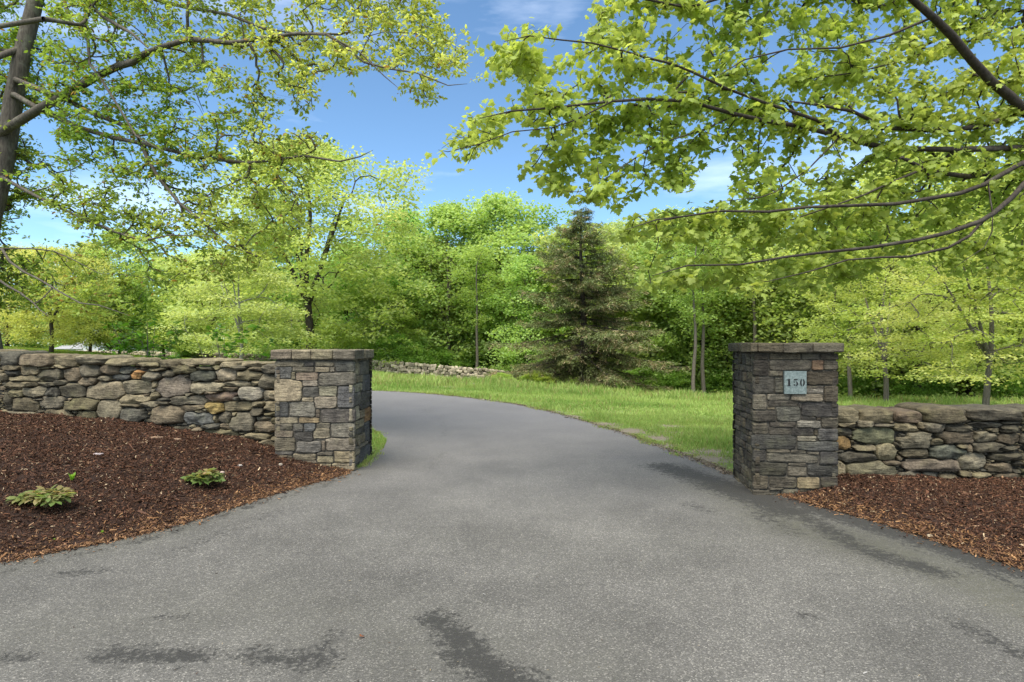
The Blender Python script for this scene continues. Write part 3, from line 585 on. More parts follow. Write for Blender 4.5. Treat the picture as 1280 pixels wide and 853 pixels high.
# right pillar
ang = R(-6.0); RP = np.array([P(945, 620, 6.4)[0], 6.4, 0.]); w2, d2 = .79, .83
Ux = np.array([math.cos(ang), math.sin(ang), 0]); Uy = np.array([-math.sin(ang), math.cos(ang), 0])
r3 = [(280,165,410,225),(412,165,740,225),(740,165,930,225),(930,165,1085,228),(280,228,410,395),(415,228,840,335),(845,228,972,335),(972,235,1085,332),(280,400,470,570),(412,338,560,398),(470,400,560,570),(560,340,785,570),(790,340,1085,485),(785,487,970,515),(785,517,970,572),(972,490,1085,655),
 (280,575,392,740),(392,575,630,635),(632,575,968,650),(415,640,715,700),(395,703,480,735),(715,665,745,720),(745,665,1085,808),(280,738,485,861),(485,700,735,846)]
r4 = [(740,5,890,45),(895,15,942,48),(695,50,942,122),(945,15,1085,120),(280,65,410,190),(415,60,695,115),(410,115,640,192),(640,122,870,200),(915,128,1085,248),(870,135,912,200),(280,195,690,340),(695,202,890,258),(700,260,1085,358),(280,342,382,465),(385,338,620,370),(640,345,790,378),(800,362,922,395),(385,378,925,475),(928,362,1085,498),
 (280,468,600,602),(605,478,790,505),(605,507,800,618),(805,500,1085,612),(280,605,410,750),(415,618,695,725),(700,622,930,740),(935,615,1085,730),(280,755,530,815),(410,728,560,752),(535,745,720,820),(725,745,900,820),(905,735,1085,820),(280,820,520,880),(525,825,800,880),(805,825,1085,880)]
fr = px_rects(r3, 8.127, 910, 422, RP, -Uy, Ux)+px_rects(r4, 8.127, 910, 520, RP, -Uy, Ux)
fr = [[r[0], r[1], min(r[2], w2), r[3]] for r in fr]
ft = {6: (.12, .085, .06), 10: (.055, .056, .05), 8: (.055, .055, .05), 12: (.05, .045, .035), 14: (.17, .165, .15), 17: (.14, .135, .115), 18: (.17, .155, .125), 22: (.04, .04, .04), 24: (.075, .078, .07), 25+2: (.16, .16, .145), 25+10: (.05, .052, .05), 25+11: (.16, .155, .13), 25+12: (.075, .08, .08), 25+19: (.042, .042, .034), 25+22: (.045, .047, .045), 25+25: (.19, .165, .11), 25+17: (.09, .088, .075), 25+8: (.068, .07, .072), 25+18: (.05, .051, .052)}
sL = None
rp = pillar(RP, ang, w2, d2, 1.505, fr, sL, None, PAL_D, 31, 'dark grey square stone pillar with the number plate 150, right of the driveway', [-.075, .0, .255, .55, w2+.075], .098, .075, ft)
# number plaque (a part fixed to the pillar)
u0, z1_ = topl(910+560/8.127, 422+340/8.127, RP, -Uy, Ux); u1, z0_ = topl(910+783/8.127, 422+572/8.127, RP, -Uy, Ux)
acc = Acc(); V, F = box(-.5*(u1-u0), -.006, -.5*(z1_-z0_), .5*(u1-u0), .03, .5*(z1_-z0_)); acc.add(V, F)
m, nt, b, o = mat('plaque_metal'); n1 = noise(nt, 45, 6, 0.8); n2 = noise(nt, 9, 4)
nt.links.new(ramp(nt, n1.outputs[0], [(0.3, (0.09, 0.12, 0.11)), (0.5, (0.17, 0.21, 0.195)), (0.7, (0.32, 0.36, 0.335))]), b.inputs['Base Color']); b.inputs['Roughness'].default_value = .45; b.inputs['Metallic'].default_value = .35; M_plq = m
pq = link('number_plaque', acc.mesh('number_plaque'), M_plq, rp); pq.location = ((u0+u1)/2, -.036, (z0_+z1_)/2); pq['label'] = 'square mottled grey metal plate with black stencil numerals 150'
M_blk = plain('black_paint', (.012, .012, .012), .5)
def arc(cx, cz, rx, rz_, a0, a1, n=14): return [(cx+rx*math.cos(R(a0+(a1-a0)*i/n)), cz+rz_*math.sin(R(a0+(a1-a0)*i/n))) for i in range(n+1)]
one = [[(-.13, .5), (.13, .5), (.13, -.5), (-.13, -.5)], [(-.29, -.42), (-.15, -.42), (-.15, -.5), (-.29, -.5)], [(.15, -.42), (.29, -.42), (.29, -.5), (.15, -.5)], [(-.29, .40), (-.15, .44), (-.15, .34), (-.29, .32)]]
five = [[(-.26, .5), (.26, .5), (.22, .33), (-.26, .33)], [(-.26, .31), (-.2, .31), (-.2, .02), (-.26, .0)], arc(.02, -.17, .29, .33, 85, -85)+arc(.02, -.17, .09, .24, -85, 85), arc(-.05, -.17, .26, .33, -95, -160, 6)+[(-.2, -.22), (-.08, -.26)], arc(-.05, -.1, .18, .22, 100, 150, 5)+[(-.12, -.02)]]
zero = [arc(.03, 0, .29, .5, 82, -82)+arc(.03, 0, .09, .42, -82, 82), arc(-.03, 0, .29, .5, 98, 262)+arc(-.03, 0, .09, .42, 262, 98)]
for dg, cx, nm in ((one, -.068, 1), (five, .002, 5), (zero, .073, 0)):
    hgt = .078; vs = []; V = []; F = []; base = 0; 
    for poly in dg:
        n_ = len(poly); bmv = [Vector((x*hgt*1.02, z*hgt)) for x, z in poly]
        v, e, f, _, _, _ = delaunay_2d_cdt(bmv, [], [list(range(n_))], 1, 1e-6)
        k = len(V); V += [(q[0]+cx*1.0, -.0085, q[1]) for q in v]; F += [(k+t[0], k+t[1], k+t[2]) for t in f]
        k2 = len(V); V += [(q[0]+cx*1.0, -.0062, q[1]) for q in v]
        ed = {}
        for t in f:
            for a_, b2 in ((t[0], t[1]), (t[1], t[2]), (t[2], t[0])): ed[(a_, b2)] = 1
        for (a_, b2) in ed:
            if (b2, a_) not in ed: F += [(k+a_, k2+a_, k2+b2), (k+a_, k2+b2, k+b2)]
    s_ = (u1-u0)/.235; V = np.array(V); V[:, [0, 2]] *= s_
    link('numeral', mesh_np('numeral', V, [F]), M_blk, pq)
# left pillar
LP = np.array([-2.93, 7.6, 0.]); w1, d1 = .93, .95
lf = [(135,152,285,182),(287,155,348,182),(350,152,462,182),(470,152,569,212),(128,185,212,250),(218,185,346,213),(350,182,438,215),(440,185,470,215),(212,215,235,260),(235,218,370,262),(370,218,569,296),(130,262,275,390),(275,265,368,298),(278,303,372,360),(372,298,483,356),(483,298,569,428),(270,365,342,390),(345,362,480,430),
 (132,393,195,480),(197,393,355,480),(355,435,380,485),(382,432,569,515),(135,483,250,518),(255,485,380,515),(135,520,218,560),(135,560,218,600),(222,520,283,568),(285,517,355,567),(357,515,442,545),(443,517,569,603),(232,570,338,622),(340,548,442,608),(135,605,236,682),(238,625,388,695),(390,622,412,680),(413,605,569,680),
 (135,684,218,705),(220,697,358,735),(360,687,460,708),(360,710,462,752),(462,682,569,752),(135,707,218,760),(255,738,360,760),(365,757,450,790),(452,755,569,795),(135,762,250,820),(250,762,360,810),(360,792,470,830),(470,797,569,835)]
ls = [(583,165,608,230),(610,150,662,228),(569,232,588,275),(590,233,623,278),(625,235,668,327),(570,280,622,333),(575,337,612,415),(612,333,670,425),(571,420,608,498),(610,440,635,485),(637,428,670,508),(588,498,632,520),(571,522,632,545),(571,547,635,580),(638,512,670,640),(571,583,598,640),(598,583,637,640),(571,642,665,660),(571,662,608,710),(610,662,670,735),(571,712,608,760),(571,765,650,790),(610,738,670,760)]
PLo = LP; lfr = px_rects(lf, 4.739, 320, 420, LP, np.array([0, -1., 0]), np.array([1., 0, 0])); lfr = [[max(r[0], 0), r[1], min(r[2], w1), r[3]] for r in lfr]
lsr = px_rects(ls, 4.739, 320, 420, LP+np.array([w1, 0, 0]), np.array([1., 0, 0]), np.array([0, 1., 0])); lsr = [[max(r[0], 0), r[1], min(r[2], d1), r[3]] for r in lsr]
ftl = {3: (.09, .095, .09), 4: (.10, .105, .105), 9: (.18, .15, .125), 10: (.12, .118, .105), 11: (.24, .215, .16), 12: (.2, .185, .16), 13: (.08, .082, .078), 14: (.18, .18, .14), 15: (.085, .09, .098), 17: (.2, .185, .155), 18: (.07, .075, .078), 19: (.14, .14, .125), 21: (.085, .082, .08), 22: (.2, .185, .14), 23: (.18, .15, .10), 27: (.12, .13, .14), 29: (.16, .158, .14), 35: (.15, .14, .12), 39: (.21, .195, .14), 40: (.19, .17, .12), 44: (.22, .2, .15)}
stl = {1: (.09, .09, .085), 4: (.07, .075, .085), 10: (.17, .11, .06), 14: (.06, .065, .075), 19: (.07, .075, .085), 5: (.2, .2, .16), 8: (.22, .21, .17)}
lp = pillar(LP, 0, w1, d1, 1.40, lfr, None, lsr, PAL_M, 47, 'lighter grey and tan square stone pillar left of the driveway, without a number', [-.075, .19, .43, .70, w1+.05], .12, .055, ftl, stl)
# ------------------------------------------------------------------ growing trees
def grow(limbs, targets, step=.22, w=.25, jit=.03, droop=.0, r_=None):
    """limbs: list of (points, r0, r1); targets are reached one by one from the nearest wood -> nodes, parents, fixed radii, tips"""
    pos = []; par = []; fix = []; plen = []
    for pts, ra, rb, att in limbs:
        pts = np.array(pts, float); n = len(pts); last = -1
        if att and pos:
            A = np.array(pos); last = int(np.argmin(((A-pts[0])**2).sum(1)))
        for i, q in enumerate(pts):
            pos.append(q); par.append(last); fix.append(ra+(rb-ra)*i/max(1, n-1))
            plen.append(0 if last < 0 else plen[last]+.35*np.linalg.norm(q-pos[last])); last = len(pos)-1
    T = np.array(targets, float); n = len(T); A = np.array(pos); pl = np.array(plen)
    D = np.linalg.norm(T[:, None]-A[None], axis=2)+w*pl[None]; best = D.min(1); who = D.argmin(1); done = np.zeros(n, bool); tips = np.zeros(n, int)
    D = None
    for _ in range(n):
        i = int(np.argmin(np.where(done, 1e9, best))); done[i] = True; a = who[i]; p0 = pos[a]; v = T[i]-p0; d = np.linalg.norm(v)+1e-6
        k = max(1, int(math.ceil(d/step))); dirp = (p0-pos[par[a]]) if par[a] >= 0 else v; dirp = dirp/(np.linalg.norm(dirp)+1e-6)
        cp = p0+dirp*d*.33+np.array([0, 0, droop*d]); newp = []; last = a
        for j in range(1, k+1):
            t = j/k; q = (1-t)**2*p0+2*t*(1-t)*cp+t*t*T[i]
            if j < k: q = q+r_.normal(0, jit, 3)*min(1, d)
            plen.append(plen[last]+np.linalg.norm(q-pos[last])); pos.append(q); par.append(last); fix.append(0); last = len(pos)-1; newp.append(last)
        tips[i] = last
        for b_ in newp:
            c = np.linalg.norm(T-pos[b_], axis=1)+w*plen[b_]; m_ = c < best; best[m_] = c[m_]; who[m_] = b_
    return np.array(pos), np.array(par), np.array(fix), tips
def wood(acc, pos, par, fix, tips, rt=.004, ex=.5, kbig=9, ksmall=4, thr=.03):
    n = len(pos); cnt = np.zeros(n); ch = [[] for _ in range(n)]
    cnt[tips] += 1
    for i in range(n-1, -1, -1):
        if par[i] >= 0: cnt[par[i]] += cnt[i]; ch[par[i]].append(i)
    rad = np.where(fix > 0, fix, rt*np.maximum(cnt, 1)**ex)
    for i in range(n):
        if fix[i] == 0 and par[i] >= 0: rad[i] = min(rad[i], rad[par[i]]*.92)
    main = [-1]*n
    for i in range(n):
        if ch[i]:
            f_ = [c for c in ch[i] if fix[c] > 0 and c == i+1]; main[i] = f_[0] if f_ else max(ch[i], key=lambda c: cnt[c])
    starts = [i for i in range(n) if par[i] < 0 or main[par[i]] != i]
    for s in starts:
        chain = [s]; 
        while main[chain[-1]] >= 0: chain.append(main[chain[-1]])
        if par[s] >= 0: chain = [par[s]]+chain
        if len(chain) < 2: continue
        p = pos[chain]; r = rad[chain].copy()
        if par[s] >= 0: r[0] = min(r[1]*1.25, rad[par[s]])
        r[-1] *= .5
        k = kbig if r.max() > thr else ksmall
        t = np.gradient(p, axis=0); t /= np.linalg.norm(t, axis=1)[:, None]+1e-9
        ref = np.array([.31, .17, .93]) if abs(t[0, 2]) < .8 else np.array([1., .1, .05])
        u = np.cross(t, ref); u /= np.linalg.norm(u, axis=1)[:, None]+1e-9; v = np.cross(t, u)
        th = np.arange(k)*2*np.pi/k
        ring = p[:, None]+r[:, None, None]*(np.cos(th)[None, :, None]*u[:, None]+np.sin(th)[None, :, None]*v[:, None])
        m_ = len(p); ids = np.arange(m_*k).reshape(m_, k); nx_ = np.roll(ids, -1, 1)
        acc.add(ring.reshape(-1, 3), [np.stack([ids[:-1], nx_[:-1], nx_[1:], ids[1:]], -1).reshape(-1, 4)])
    return rad
def frames(nrm, tang):
    """rows: x = along the leaf, z = its normal"""
    nrm = nrm/np.linalg.norm(nrm, axis=1)[:, None]; x = tang-(tang*nrm).sum(1)[:, None]*nrm; x /= np.linalg.norm(x, axis=1)[:, None]+1e-9
    y = np.cross(nrm, x); return np.stack([x, y, nrm], 2)
LEAFLET = (np.array([(0, 0, 0), (.33, .22, .05), (.70, .20, .03), (1, 0, -.07), (.70, -.20, .03), (.33, -.22, .05)], float), [[(0, 1, 5)], [(1, 2, 4, 5)], [(2, 3, 4)]])
_mp = [(0, 0), (.02, .24), (-.10, .50), (.16, .42), (.22, .62), (.36, .50), (.52, .66), (.50, .40), (.62, .26), (.82, .30), (.80, .16), (1.05, 0)]
_full = _mp+[(x, -y) for x, y in _mp[1:-1]][::-1]
MAPLE = (np.array([(.35, 0, .03)]+[(x, y, -.18*abs(y)**1.3-.10*max(0, x-.4)) for x, y in _full], float), [[(0, i+1, (i+1) % len(_full)+1) for i in range(len(_full))]])
QUAD = (np.array([(0, 0, 0), (.5, .36, .06), (1, 0, -.05), (.5, -.36, .06)], float), [[(0, 1, 2, 3)]])
def leaves(acc, shape, pos, nrm, tang, size, tint):
    M = frames(nrm, tang); s = np.asarray(size)[:, None]*np.ones(3); V, Fs, T = scatter(shape[0], [np.array(f) for f in shape[1]], pos, M, s, tint); acc.add(V, Fs, T)
def in_px(polys, holes, n, dfun, r_):
    a = np.concatenate([np.array(p) for p in polys]); x0, y0 = a.min(0); x1, y1 = a.max(0); out = []
    while len(out) < n:
        x = r_.uniform(x0, x1, 4000); y = r_.uniform(y0, y1, 4000); k = np.zeros(4000, bool)
        for p in polys: k |= inpoly(x, y, p)
        for hx, hy, hr in holes: k &= np.hypot(x-hx, y-hy) > hr*(.8+.4*hash3((x//9).astype(int), (y//9).astype(int), (x*0).astype(int), 3))
        for a_, b_ in zip(x[k], y[k]): out.append(P(a_, b_, dfun(a_, b_)))
    return np.array(out[:n])
def pl(lst, d0, d1): n = len(lst); return [P(x, y, d0+(d1-d0)*i/max(1, n-1)) for i, (x, y) in enumerate(lst)]

# ---- the big tree on the left
r_ = np.random.default_rng(101)
trunkL = [np.array([-9.6, 11.6, .55]), np.array([-9.75, 11.4, 1.2])]+pl([(-32, 330), (-8, 255), (6, 195), (17, 125), (30, 60), (46, -5), (62, -90), (80, -200)], 11.2, 11.6)
limbsL = [(trunkL, .23, .10, False),
 (pl([(-2, 168), (22, 153), (50, 136), (85, 117), (120, 96), (150, 82), (166, 78), (180, 68), (200, 60), (236, 49), (290, 54), (335, 47), (372, 42), (408, 43)], 11.2, 9.0), .085, .02, True),
 (pl([(408, 43), (430, 58), (455, 78), (485, 86), (520, 91), (560, 107), (584, 105)], 9.0, 8.6), .020, .005, True),
 (pl([(408, 43), (450, 66), (480, 95), (500, 112)], 9.0, 8.5), .014, .005, True), (pl([(450, 70), (462, 45), (480, 40), (520, 42), (540, 60), (552, 75)], 8.9, 8.8), .010, .004, True),
 (pl([(236, 49), (234, 20), (236, 0), (230, -40)], 9.9, 9.6), .03, .02, True),
 (pl([(17, 118), (50, 137), (100, 160), (140, 172), (175, 179), (250, 197), (310, 204), (345, 200), (380, 195), (425, 202), (450, 196), (466, 188)], 11.2, 8.8), .05, .005, True),
 (pl([(20, 100), (50, 112), (82, 124), (112, 140), (150, 155), (172, 170), (185, 200), (200, 225), (225, 255), (250, 275), (287, 307), (320, 320)], 11.2, 9.4), .055, .010, True),
 (pl([(172, 170), (215, 166), (222, 148), (240, 150)], 10.2, 9.8), .02, .006, True),
 (pl([(-5, 218), (10, 226), (35, 240), (62, 254), (107, 275), (150, 292), (175, 300), (190, 299), (212, 294), (265, 296)], 11.3, 9.2), .036, .008, True),
 (pl([(-32, 320), (-10, 312), (3, 312), (12, 327), (30, 340), (50, 350), (75, 365), (100, 379), (125, 382), (162, 395)], 11.2, 8.6), .028, .005, True),
 (pl([(3, 311), (40, 311), (67, 314), (92, 325), (120, 340)], 11, 9.4), .016, .005, True),
 (pl([(-40, 345), (0, 351), (10, 358), (25, 366), (42, 379), (50, 388), (62, 396)], 11.2, 9.6), .026, .006, True),
 (pl([(46, -5), (87, -40), (105, 0), (130, 22), (165, 42), (185, 60)], 11.5, 9.4), .05, .018, True),
 (pl([(70, -60), (140, -30), (195, 0), (235, 10), (285, 18), (330, 36), (372, 42)], 11.6, 9.2), .045, .014, True),
 (pl([(60, -80), (74, -20), (87, 25), (100, 38), (110, 50), (112, 80), (127, 100), (147, 132), (170, 170), (205, 190)], 11.5, 9.6), .04, .012, True),
 (pl([(28, 60), (0, 70), (-30, 90), (-120, 80)], 11.4, 10.5), .06, .03, True), (pl([(55, 24), (0, 33), (-60, 60), (-200, 40)], 9.5, 10.5), .04, .03, False)]
regL = [[(-260, -160), (560, -160), (556, 0), (545, 36), (575, 45), (584, 62), (583, 82), (570, 96), (545, 98), (540, 112), (522, 145), (514, 120), (470, 112), (440, 100), (398, 100), (410, 140), (385, 150), (360, 130), (352, 160), (392, 168), (418, 182), (412, 196), (392, 212), (384, 250), (380, 285), (352, 318), (345, 335), (300, 345), (240, 348), (225, 375), (190, 390), (150, 388), (120, 400), (60, 380), (0, 400), (-260, 420)]]
holL = [(40, 285, 32), (80, 300, 26), (150, 330, 26), (160, 245, 14), (30, 160, 12), (420, 110, 22), (110, 225, 16), (340, 110, 12), (390, 25, 10), (60, 160, 14), (190, 120, 14), (125, 65, 10), (300, 70, 10)]
holL += [(r_.uniform(-100, 540), r_.uniform(-40, 340), r_.uniform(6, 15)) for _ in range(34)]
tg = in_px(regL, holL, 3600, lambda x, y: (max(11.6 if x < 60 else 0, 11.1-.0032*(x+60)+abs(r_.normal(0, .9))-.45)), r_)
tg = np.concatenate([tg, np.stack([r_.normal(-10, 3, 240), r_.uniform(9, 15, 240), r_.uniform(4, 12, 240)], 1)])
ptree = empty('shade_tree', (0, 0, 0), 'big shade tree leaning in at the top left, bare branches arching over the mulch bed', 'tree')
pos, par, fix, tips = grow(limbsL, tg, .14, .18, .028, 0.03, r_)
acc = Acc(); wood(acc, pos, par, fix, tips, .0075, .42, 10, 4)
link('trunk', acc.mesh('trunk', True), M_bark_left, ptree)
def clusters(pos, par, tips, per, spread, r_, extra=.45):
    t = np.concatenate([tips, par[tips][r_.random(len(tips)) < extra]]); t = t[t >= 0]
    d = pos[t]-pos[np.maximum(par[t], 0)]; d /= np.linalg.norm(d, axis=1)[:, None]+1e-6
    k = np.repeat(np.arange(len(t)), r_.integers(per[0], per[1]+1, len(t))); n = len(k)
    off = r_.normal(0, 1, (n, 3))*spread*np.array([1, 1, .45])*.75+d[k]*r_.uniform(-2.2, .6, (n, 1))*spread
    return t[k], pos[t[k]]+off, d[k]
acc = Acc(); _, q, d = clusters(pos, par, tips, (2, 5), .13, r_, .85)
# each cluster: a fan of drooping leaflets
nf = 6; q6 = np.repeat(q, nf, 0); n = len(q6); az = r_.uniform(0, 6.28, n); dr = np.c_[np.cos(az), np.sin(az), r_.uniform(-1.1, .25, n)]+np.repeat(d, nf, 0)*.5
up = np.c_[r_.normal(0, .8, (n, 2)), np.ones(n)]; sz = r_.uniform(.05, .097, n)*np.repeat(r_.uniform(.75, 1.15, len(q)), nf)
px_ = q6[:, 0]/q6[:, 1]*FPX+640; pz_ = 430-(q6[:, 2]-EYE)/q6[:, 1]*FPX
yel = np.clip(.5+.45*vnoise(q6*.55, 3)+np.clip((q6[:, 0]+4.5)/5, -.3, .35), 0, 1)[:, None]
tint = (np.array([(.20, .31, .045)])*(1-yel)+np.array([(.43, .49, .13)])*yel)*r_.uniform(.75, 1.25, (n, 1)); red = r_.random(n) < .05; tint[red] = (.26, .17, .05)
leaves(acc, LEAFLET, q6+dr*.02, up, dr, sz, tint)
link('crown', acc.mesh('crown'), M_leaf, ptree)

# ---- the maple on the right
r_ = np.random.default_rng(202)
tb = np.array([9.3, 8.6, -.1])
trunkR = [tb, tb+(0, 0, .8), tb+(-.08, 0, 2.0), tb+(-.2, -.05, 3.2), tb+(-.15, 0, 4.6), tb+(.1, .1, 6.2), tb+(.3, .2, 8.5), tb+(.4, .3, 11)]
limbsR = [(trunkR, .30, .08, False),
 ([trunkR[3]+(0, 0, .4)]+pl([(1330, 185), (1279, 137), (1262, 120), (1240, 103), (1215, 76), (1190, 45), (1170, 25), (1150, 8), (1135, -5), (1100, -60)], 7.6, 6.3), 0.0663, .03, True),
 ([trunkR[3]+(0, 0, .2)]+pl([(1320, 130), (1275, 140), (1230, 158), (1175, 164), (1130, 161), (1097, 160), (1087, 150), (1065, 139), (1020, 131), (987, 127)], 7.8, 6.6), 0.0390, .014, True),
 ([trunkR[2]+(0, 0, .9)]+pl([(1340, 185), (1280, 185), (1200, 187), (1110, 186), (1060, 174), (1040, 168), (1000, 158), (960, 152), (915, 142), (862, 127), (810, 124), (765, 127), (690, 135), (640, 139), (600, 148)], 7.8, 5.6), 0.0429, .006, True),
 (pl([(1050, 171), (1020, 150), (985, 138), (960, 130), (911, 112), (865, 90), (840, 80), (807, 72), (780, 64), (740, 54), (700, 50), (662, 45), (630, 52)], 6.8, 5.6), 0.0234, .005, True),
 ([trunkR[2]+(0, 0, .7)]+pl([(1340, 205), (1280, 210), (1257, 213), (1210, 221), (1175, 216), (1155, 211), (1127, 197)], 8, 7), 0.0468, .02, True),
 (pl([(1155, 211), (1110, 230), (1080, 244), (1040, 258), (990, 275)], 7.1, 6.5), 0.0156, .006, True),
 ([trunkR[2]+(0, 0, .5)]+pl([(1350, 170), (1290, 198), (1267, 210), (1232, 230), (1200, 242), (1170, 247), (1120, 255), (1070, 257), (1010, 259), (960, 265), (900, 264), (860, 270), (820, 275), (780, 288)], 7.6, 5.8), 0.0351, .005, True),
 ([trunkR[1]+(0, 0, 1.0)]+pl([(1350, 160), (1310, 200), (1280, 230), (1265, 247), (1242, 267), (1225, 277), (1185, 291), (1147, 300), (1085, 310), (1035, 315), (985, 321), (925, 331), (860, 332), (815, 345)], 7.4, 5.6), 0.0390, .005, True),
 (pl([(1228, 277), (1212, 295), (1185, 310), (1135, 321), (1100, 322), (1060, 325), (1010, 340), (960, 352)], 7, 6.2), 0.0195, .005, True),
 (pl([(1235, 230), (1238, 250), (1241, 268), (1240, 290), (1230, 310), (1195, 333)], 7.2, 6.8), 0.0109, .005, True),
 (pl([(920, 144), (880, 162), (827, 179), (795, 197), (755, 225), (725, 240)], 6.6, 5.8), 0.0094, .004, True),
 (pl([(1047, 174), (1010, 212), (970, 240), (950, 247), (900, 252)], 6.8, 6.2), 0.0101, .004, True),
 ([trunkR[4]]+pl([(1350, 10), (1280, 31), (1185, 60), (1135, 74), (1070, 91), (1000, 100)], 8.2, 6.8), 0.0234, .006, True),
 (pl([(1170, 20), (1110, 45), (1050, 60), (985, 62), (930, 75), (890, 100)], 6.9, 6.0), 0.0156, .005, True),
 ([trunkR[5]]+pl([(1250, -60), (1130, -5), (1110, 10), (1080, 4), (1040, -8), (960, -20), (860, 10), (760, -10)], 8.4, 6.2), 0.0468, .008, True),
 ([trunkR[3]]+pl([(1330, 20), (1260, 12), (1230, 22), (1205, 35), (1150, 60)], 8.6, 7.6), 0.0312, .012, True),
 (pl([(765, 127), (720, 150), (690, 160), (640, 165), (600, 180), (560, 190)], 6, 5.5), 0.0078, .004, True),
 ([trunkR[5], tb+(1.5, -1, 7.5), tb+(3, -1.5, 8.5)], .09, .04, True), ([trunkR[4], tb+(1.5, 1.5, 6.2), tb+(2.5, 3, 7)], .09, .04, True)]
regR = [[(598, 62), (612, 45), (650, 30), (690, 34), (705, 60), (740, 40), (752, 10), (770, -30), (800, -160), (1560, -160), (1560, 330), (1280, 352), (1200, 345), (1160, 330), (1080, 330), (1020, 312), (1000, 290), (900, 268), (930, 240), (900, 205), (860, 215), (858, 232), (825, 236), (800, 215), (792, 245), (758, 262), (725, 245), (690, 235), (655, 212), (672, 185), (700, 170), (660, 160), (632, 165), (612, 180), (590, 215), (575, 200), (545, 188), (542, 176), (560, 158), (590, 148), (625, 140), (640, 118), (625, 100), (605, 85)],
        [(770, 300), (790, 272), (850, 262), (905, 250), (1020, 252), (1025, 300), (960, 305), (900, 302), (860, 305), (800, 298)],
        [(800, 345), (815, 330), (860, 322), (940, 315), (1030, 305), (1100, 318), (1090, 345), (1010, 362), (930, 365), (880, 362), (820, 368)]]
holR = [(850, 35, 24), (975, 58, 20), (1060, 28, 14), (960, 175, 12), (1010, 200, 20), (995, 225, 18), (700, 100, 12), (690, 65, 14), (740, 80, 12), (1240, 60, 12), (1095, 55, 12), (820, 65, 10), (910, 190, 14), (650, 118, 10), (985, 75, 14)]
holR += [(r_.uniform(640, 1000), r_.uniform(0, 300), r_.uniform(6, 13)) for _ in range(26)]
tg = in_px(regR, holR, 3600, lambda x, y: (6.2+.0026*(x-640)+abs(r_.normal(0, .65))-.42), r_)
tg = np.concatenate([tg, tb+np.stack([r_.normal(1, 2.2, 500), r_.normal(0, 2.2, 500), r_.uniform(3.2, 11, 500)], 1)])
ptree = empty('maple_tree', (0, 0, 0), 'maple tree rooted outside the right edge, lobed leaves on long boughs over the driveway', 'tree')
pos, par, fix, tips = grow(limbsR, tg, .15, .16, .020, 0.03, r_)
acc = Acc(); wood(acc, pos, par, fix, tips, .0048, .46, 9, 4); link('trunk', acc.mesh('trunk', True), M_bark_dark, ptree)
acc = Acc(); _, q, d = clusters(pos, par, tips, (6, 10), .085, r_, .8)
n = len(q); az = r_.uniform(0, 6.28, n); dr = np.c_[np.cos(az), np.sin(az), r_.uniform(-2.4, -.2, n)]+d*.5
up = np.c_[r_.normal(0, .75, (n, 2))+dr[:, :2]*.8, np.ones(n)]; sz = np.clip(r_.normal(.060, .018, n), .028, .10)
yel = np.clip(.45+.5*vnoise(q*.8, 8), 0, 1)[:, None]
tint = (np.array([(.24, .34, .055)])*(1-yel)+np.array([(.47, .53, .14)])*yel)*r_.uniform(.75, 1.25, (n, 1))
leaves(acc, MAPLE, q, up, dr, sz, tint); link('crown', acc.mesh('crown'), M_leaf, ptree)
print('foreground trees done', n)

# ---- tree kinds for the middle distance: each is (wood mesh, leaf mesh)
def crown_pts(n, r_, prof, z0, z1, R_, hollow=.35, lump=.35, layers=0):
    out = []; k = int(r_.integers(1000))
    while len(out) < n:
        z = r_.uniform(z0, z1); t = (z-z0)/(z1-z0)
        if layers: lz = round(t*layers)/layers; t = lz+r_.normal(0, .045); t = min(max(t, 0), 1); z = z0+t*(z1-z0)
        a = r_.uniform(0, 6.283); f = math.sqrt(r_.uniform(hollow**2, 1)); rr = R_*prof(t)*f
        l = 1+lump*float(vnoise(np.array([[math.cos(a)*1.7+k, math.sin(a)*1.7, z*.35]]), 5)[0])
        out.append((math.cos(a)*rr*l, math.sin(a)*rr*l, z+(lump*.6*float(vnoise(np.array([[math.cos(a)*rr*.35+k, math.sin(a)*rr*.35, 3.3]]), 6)[0]) if not layers else -.06*rr)))
    return np.array(out)
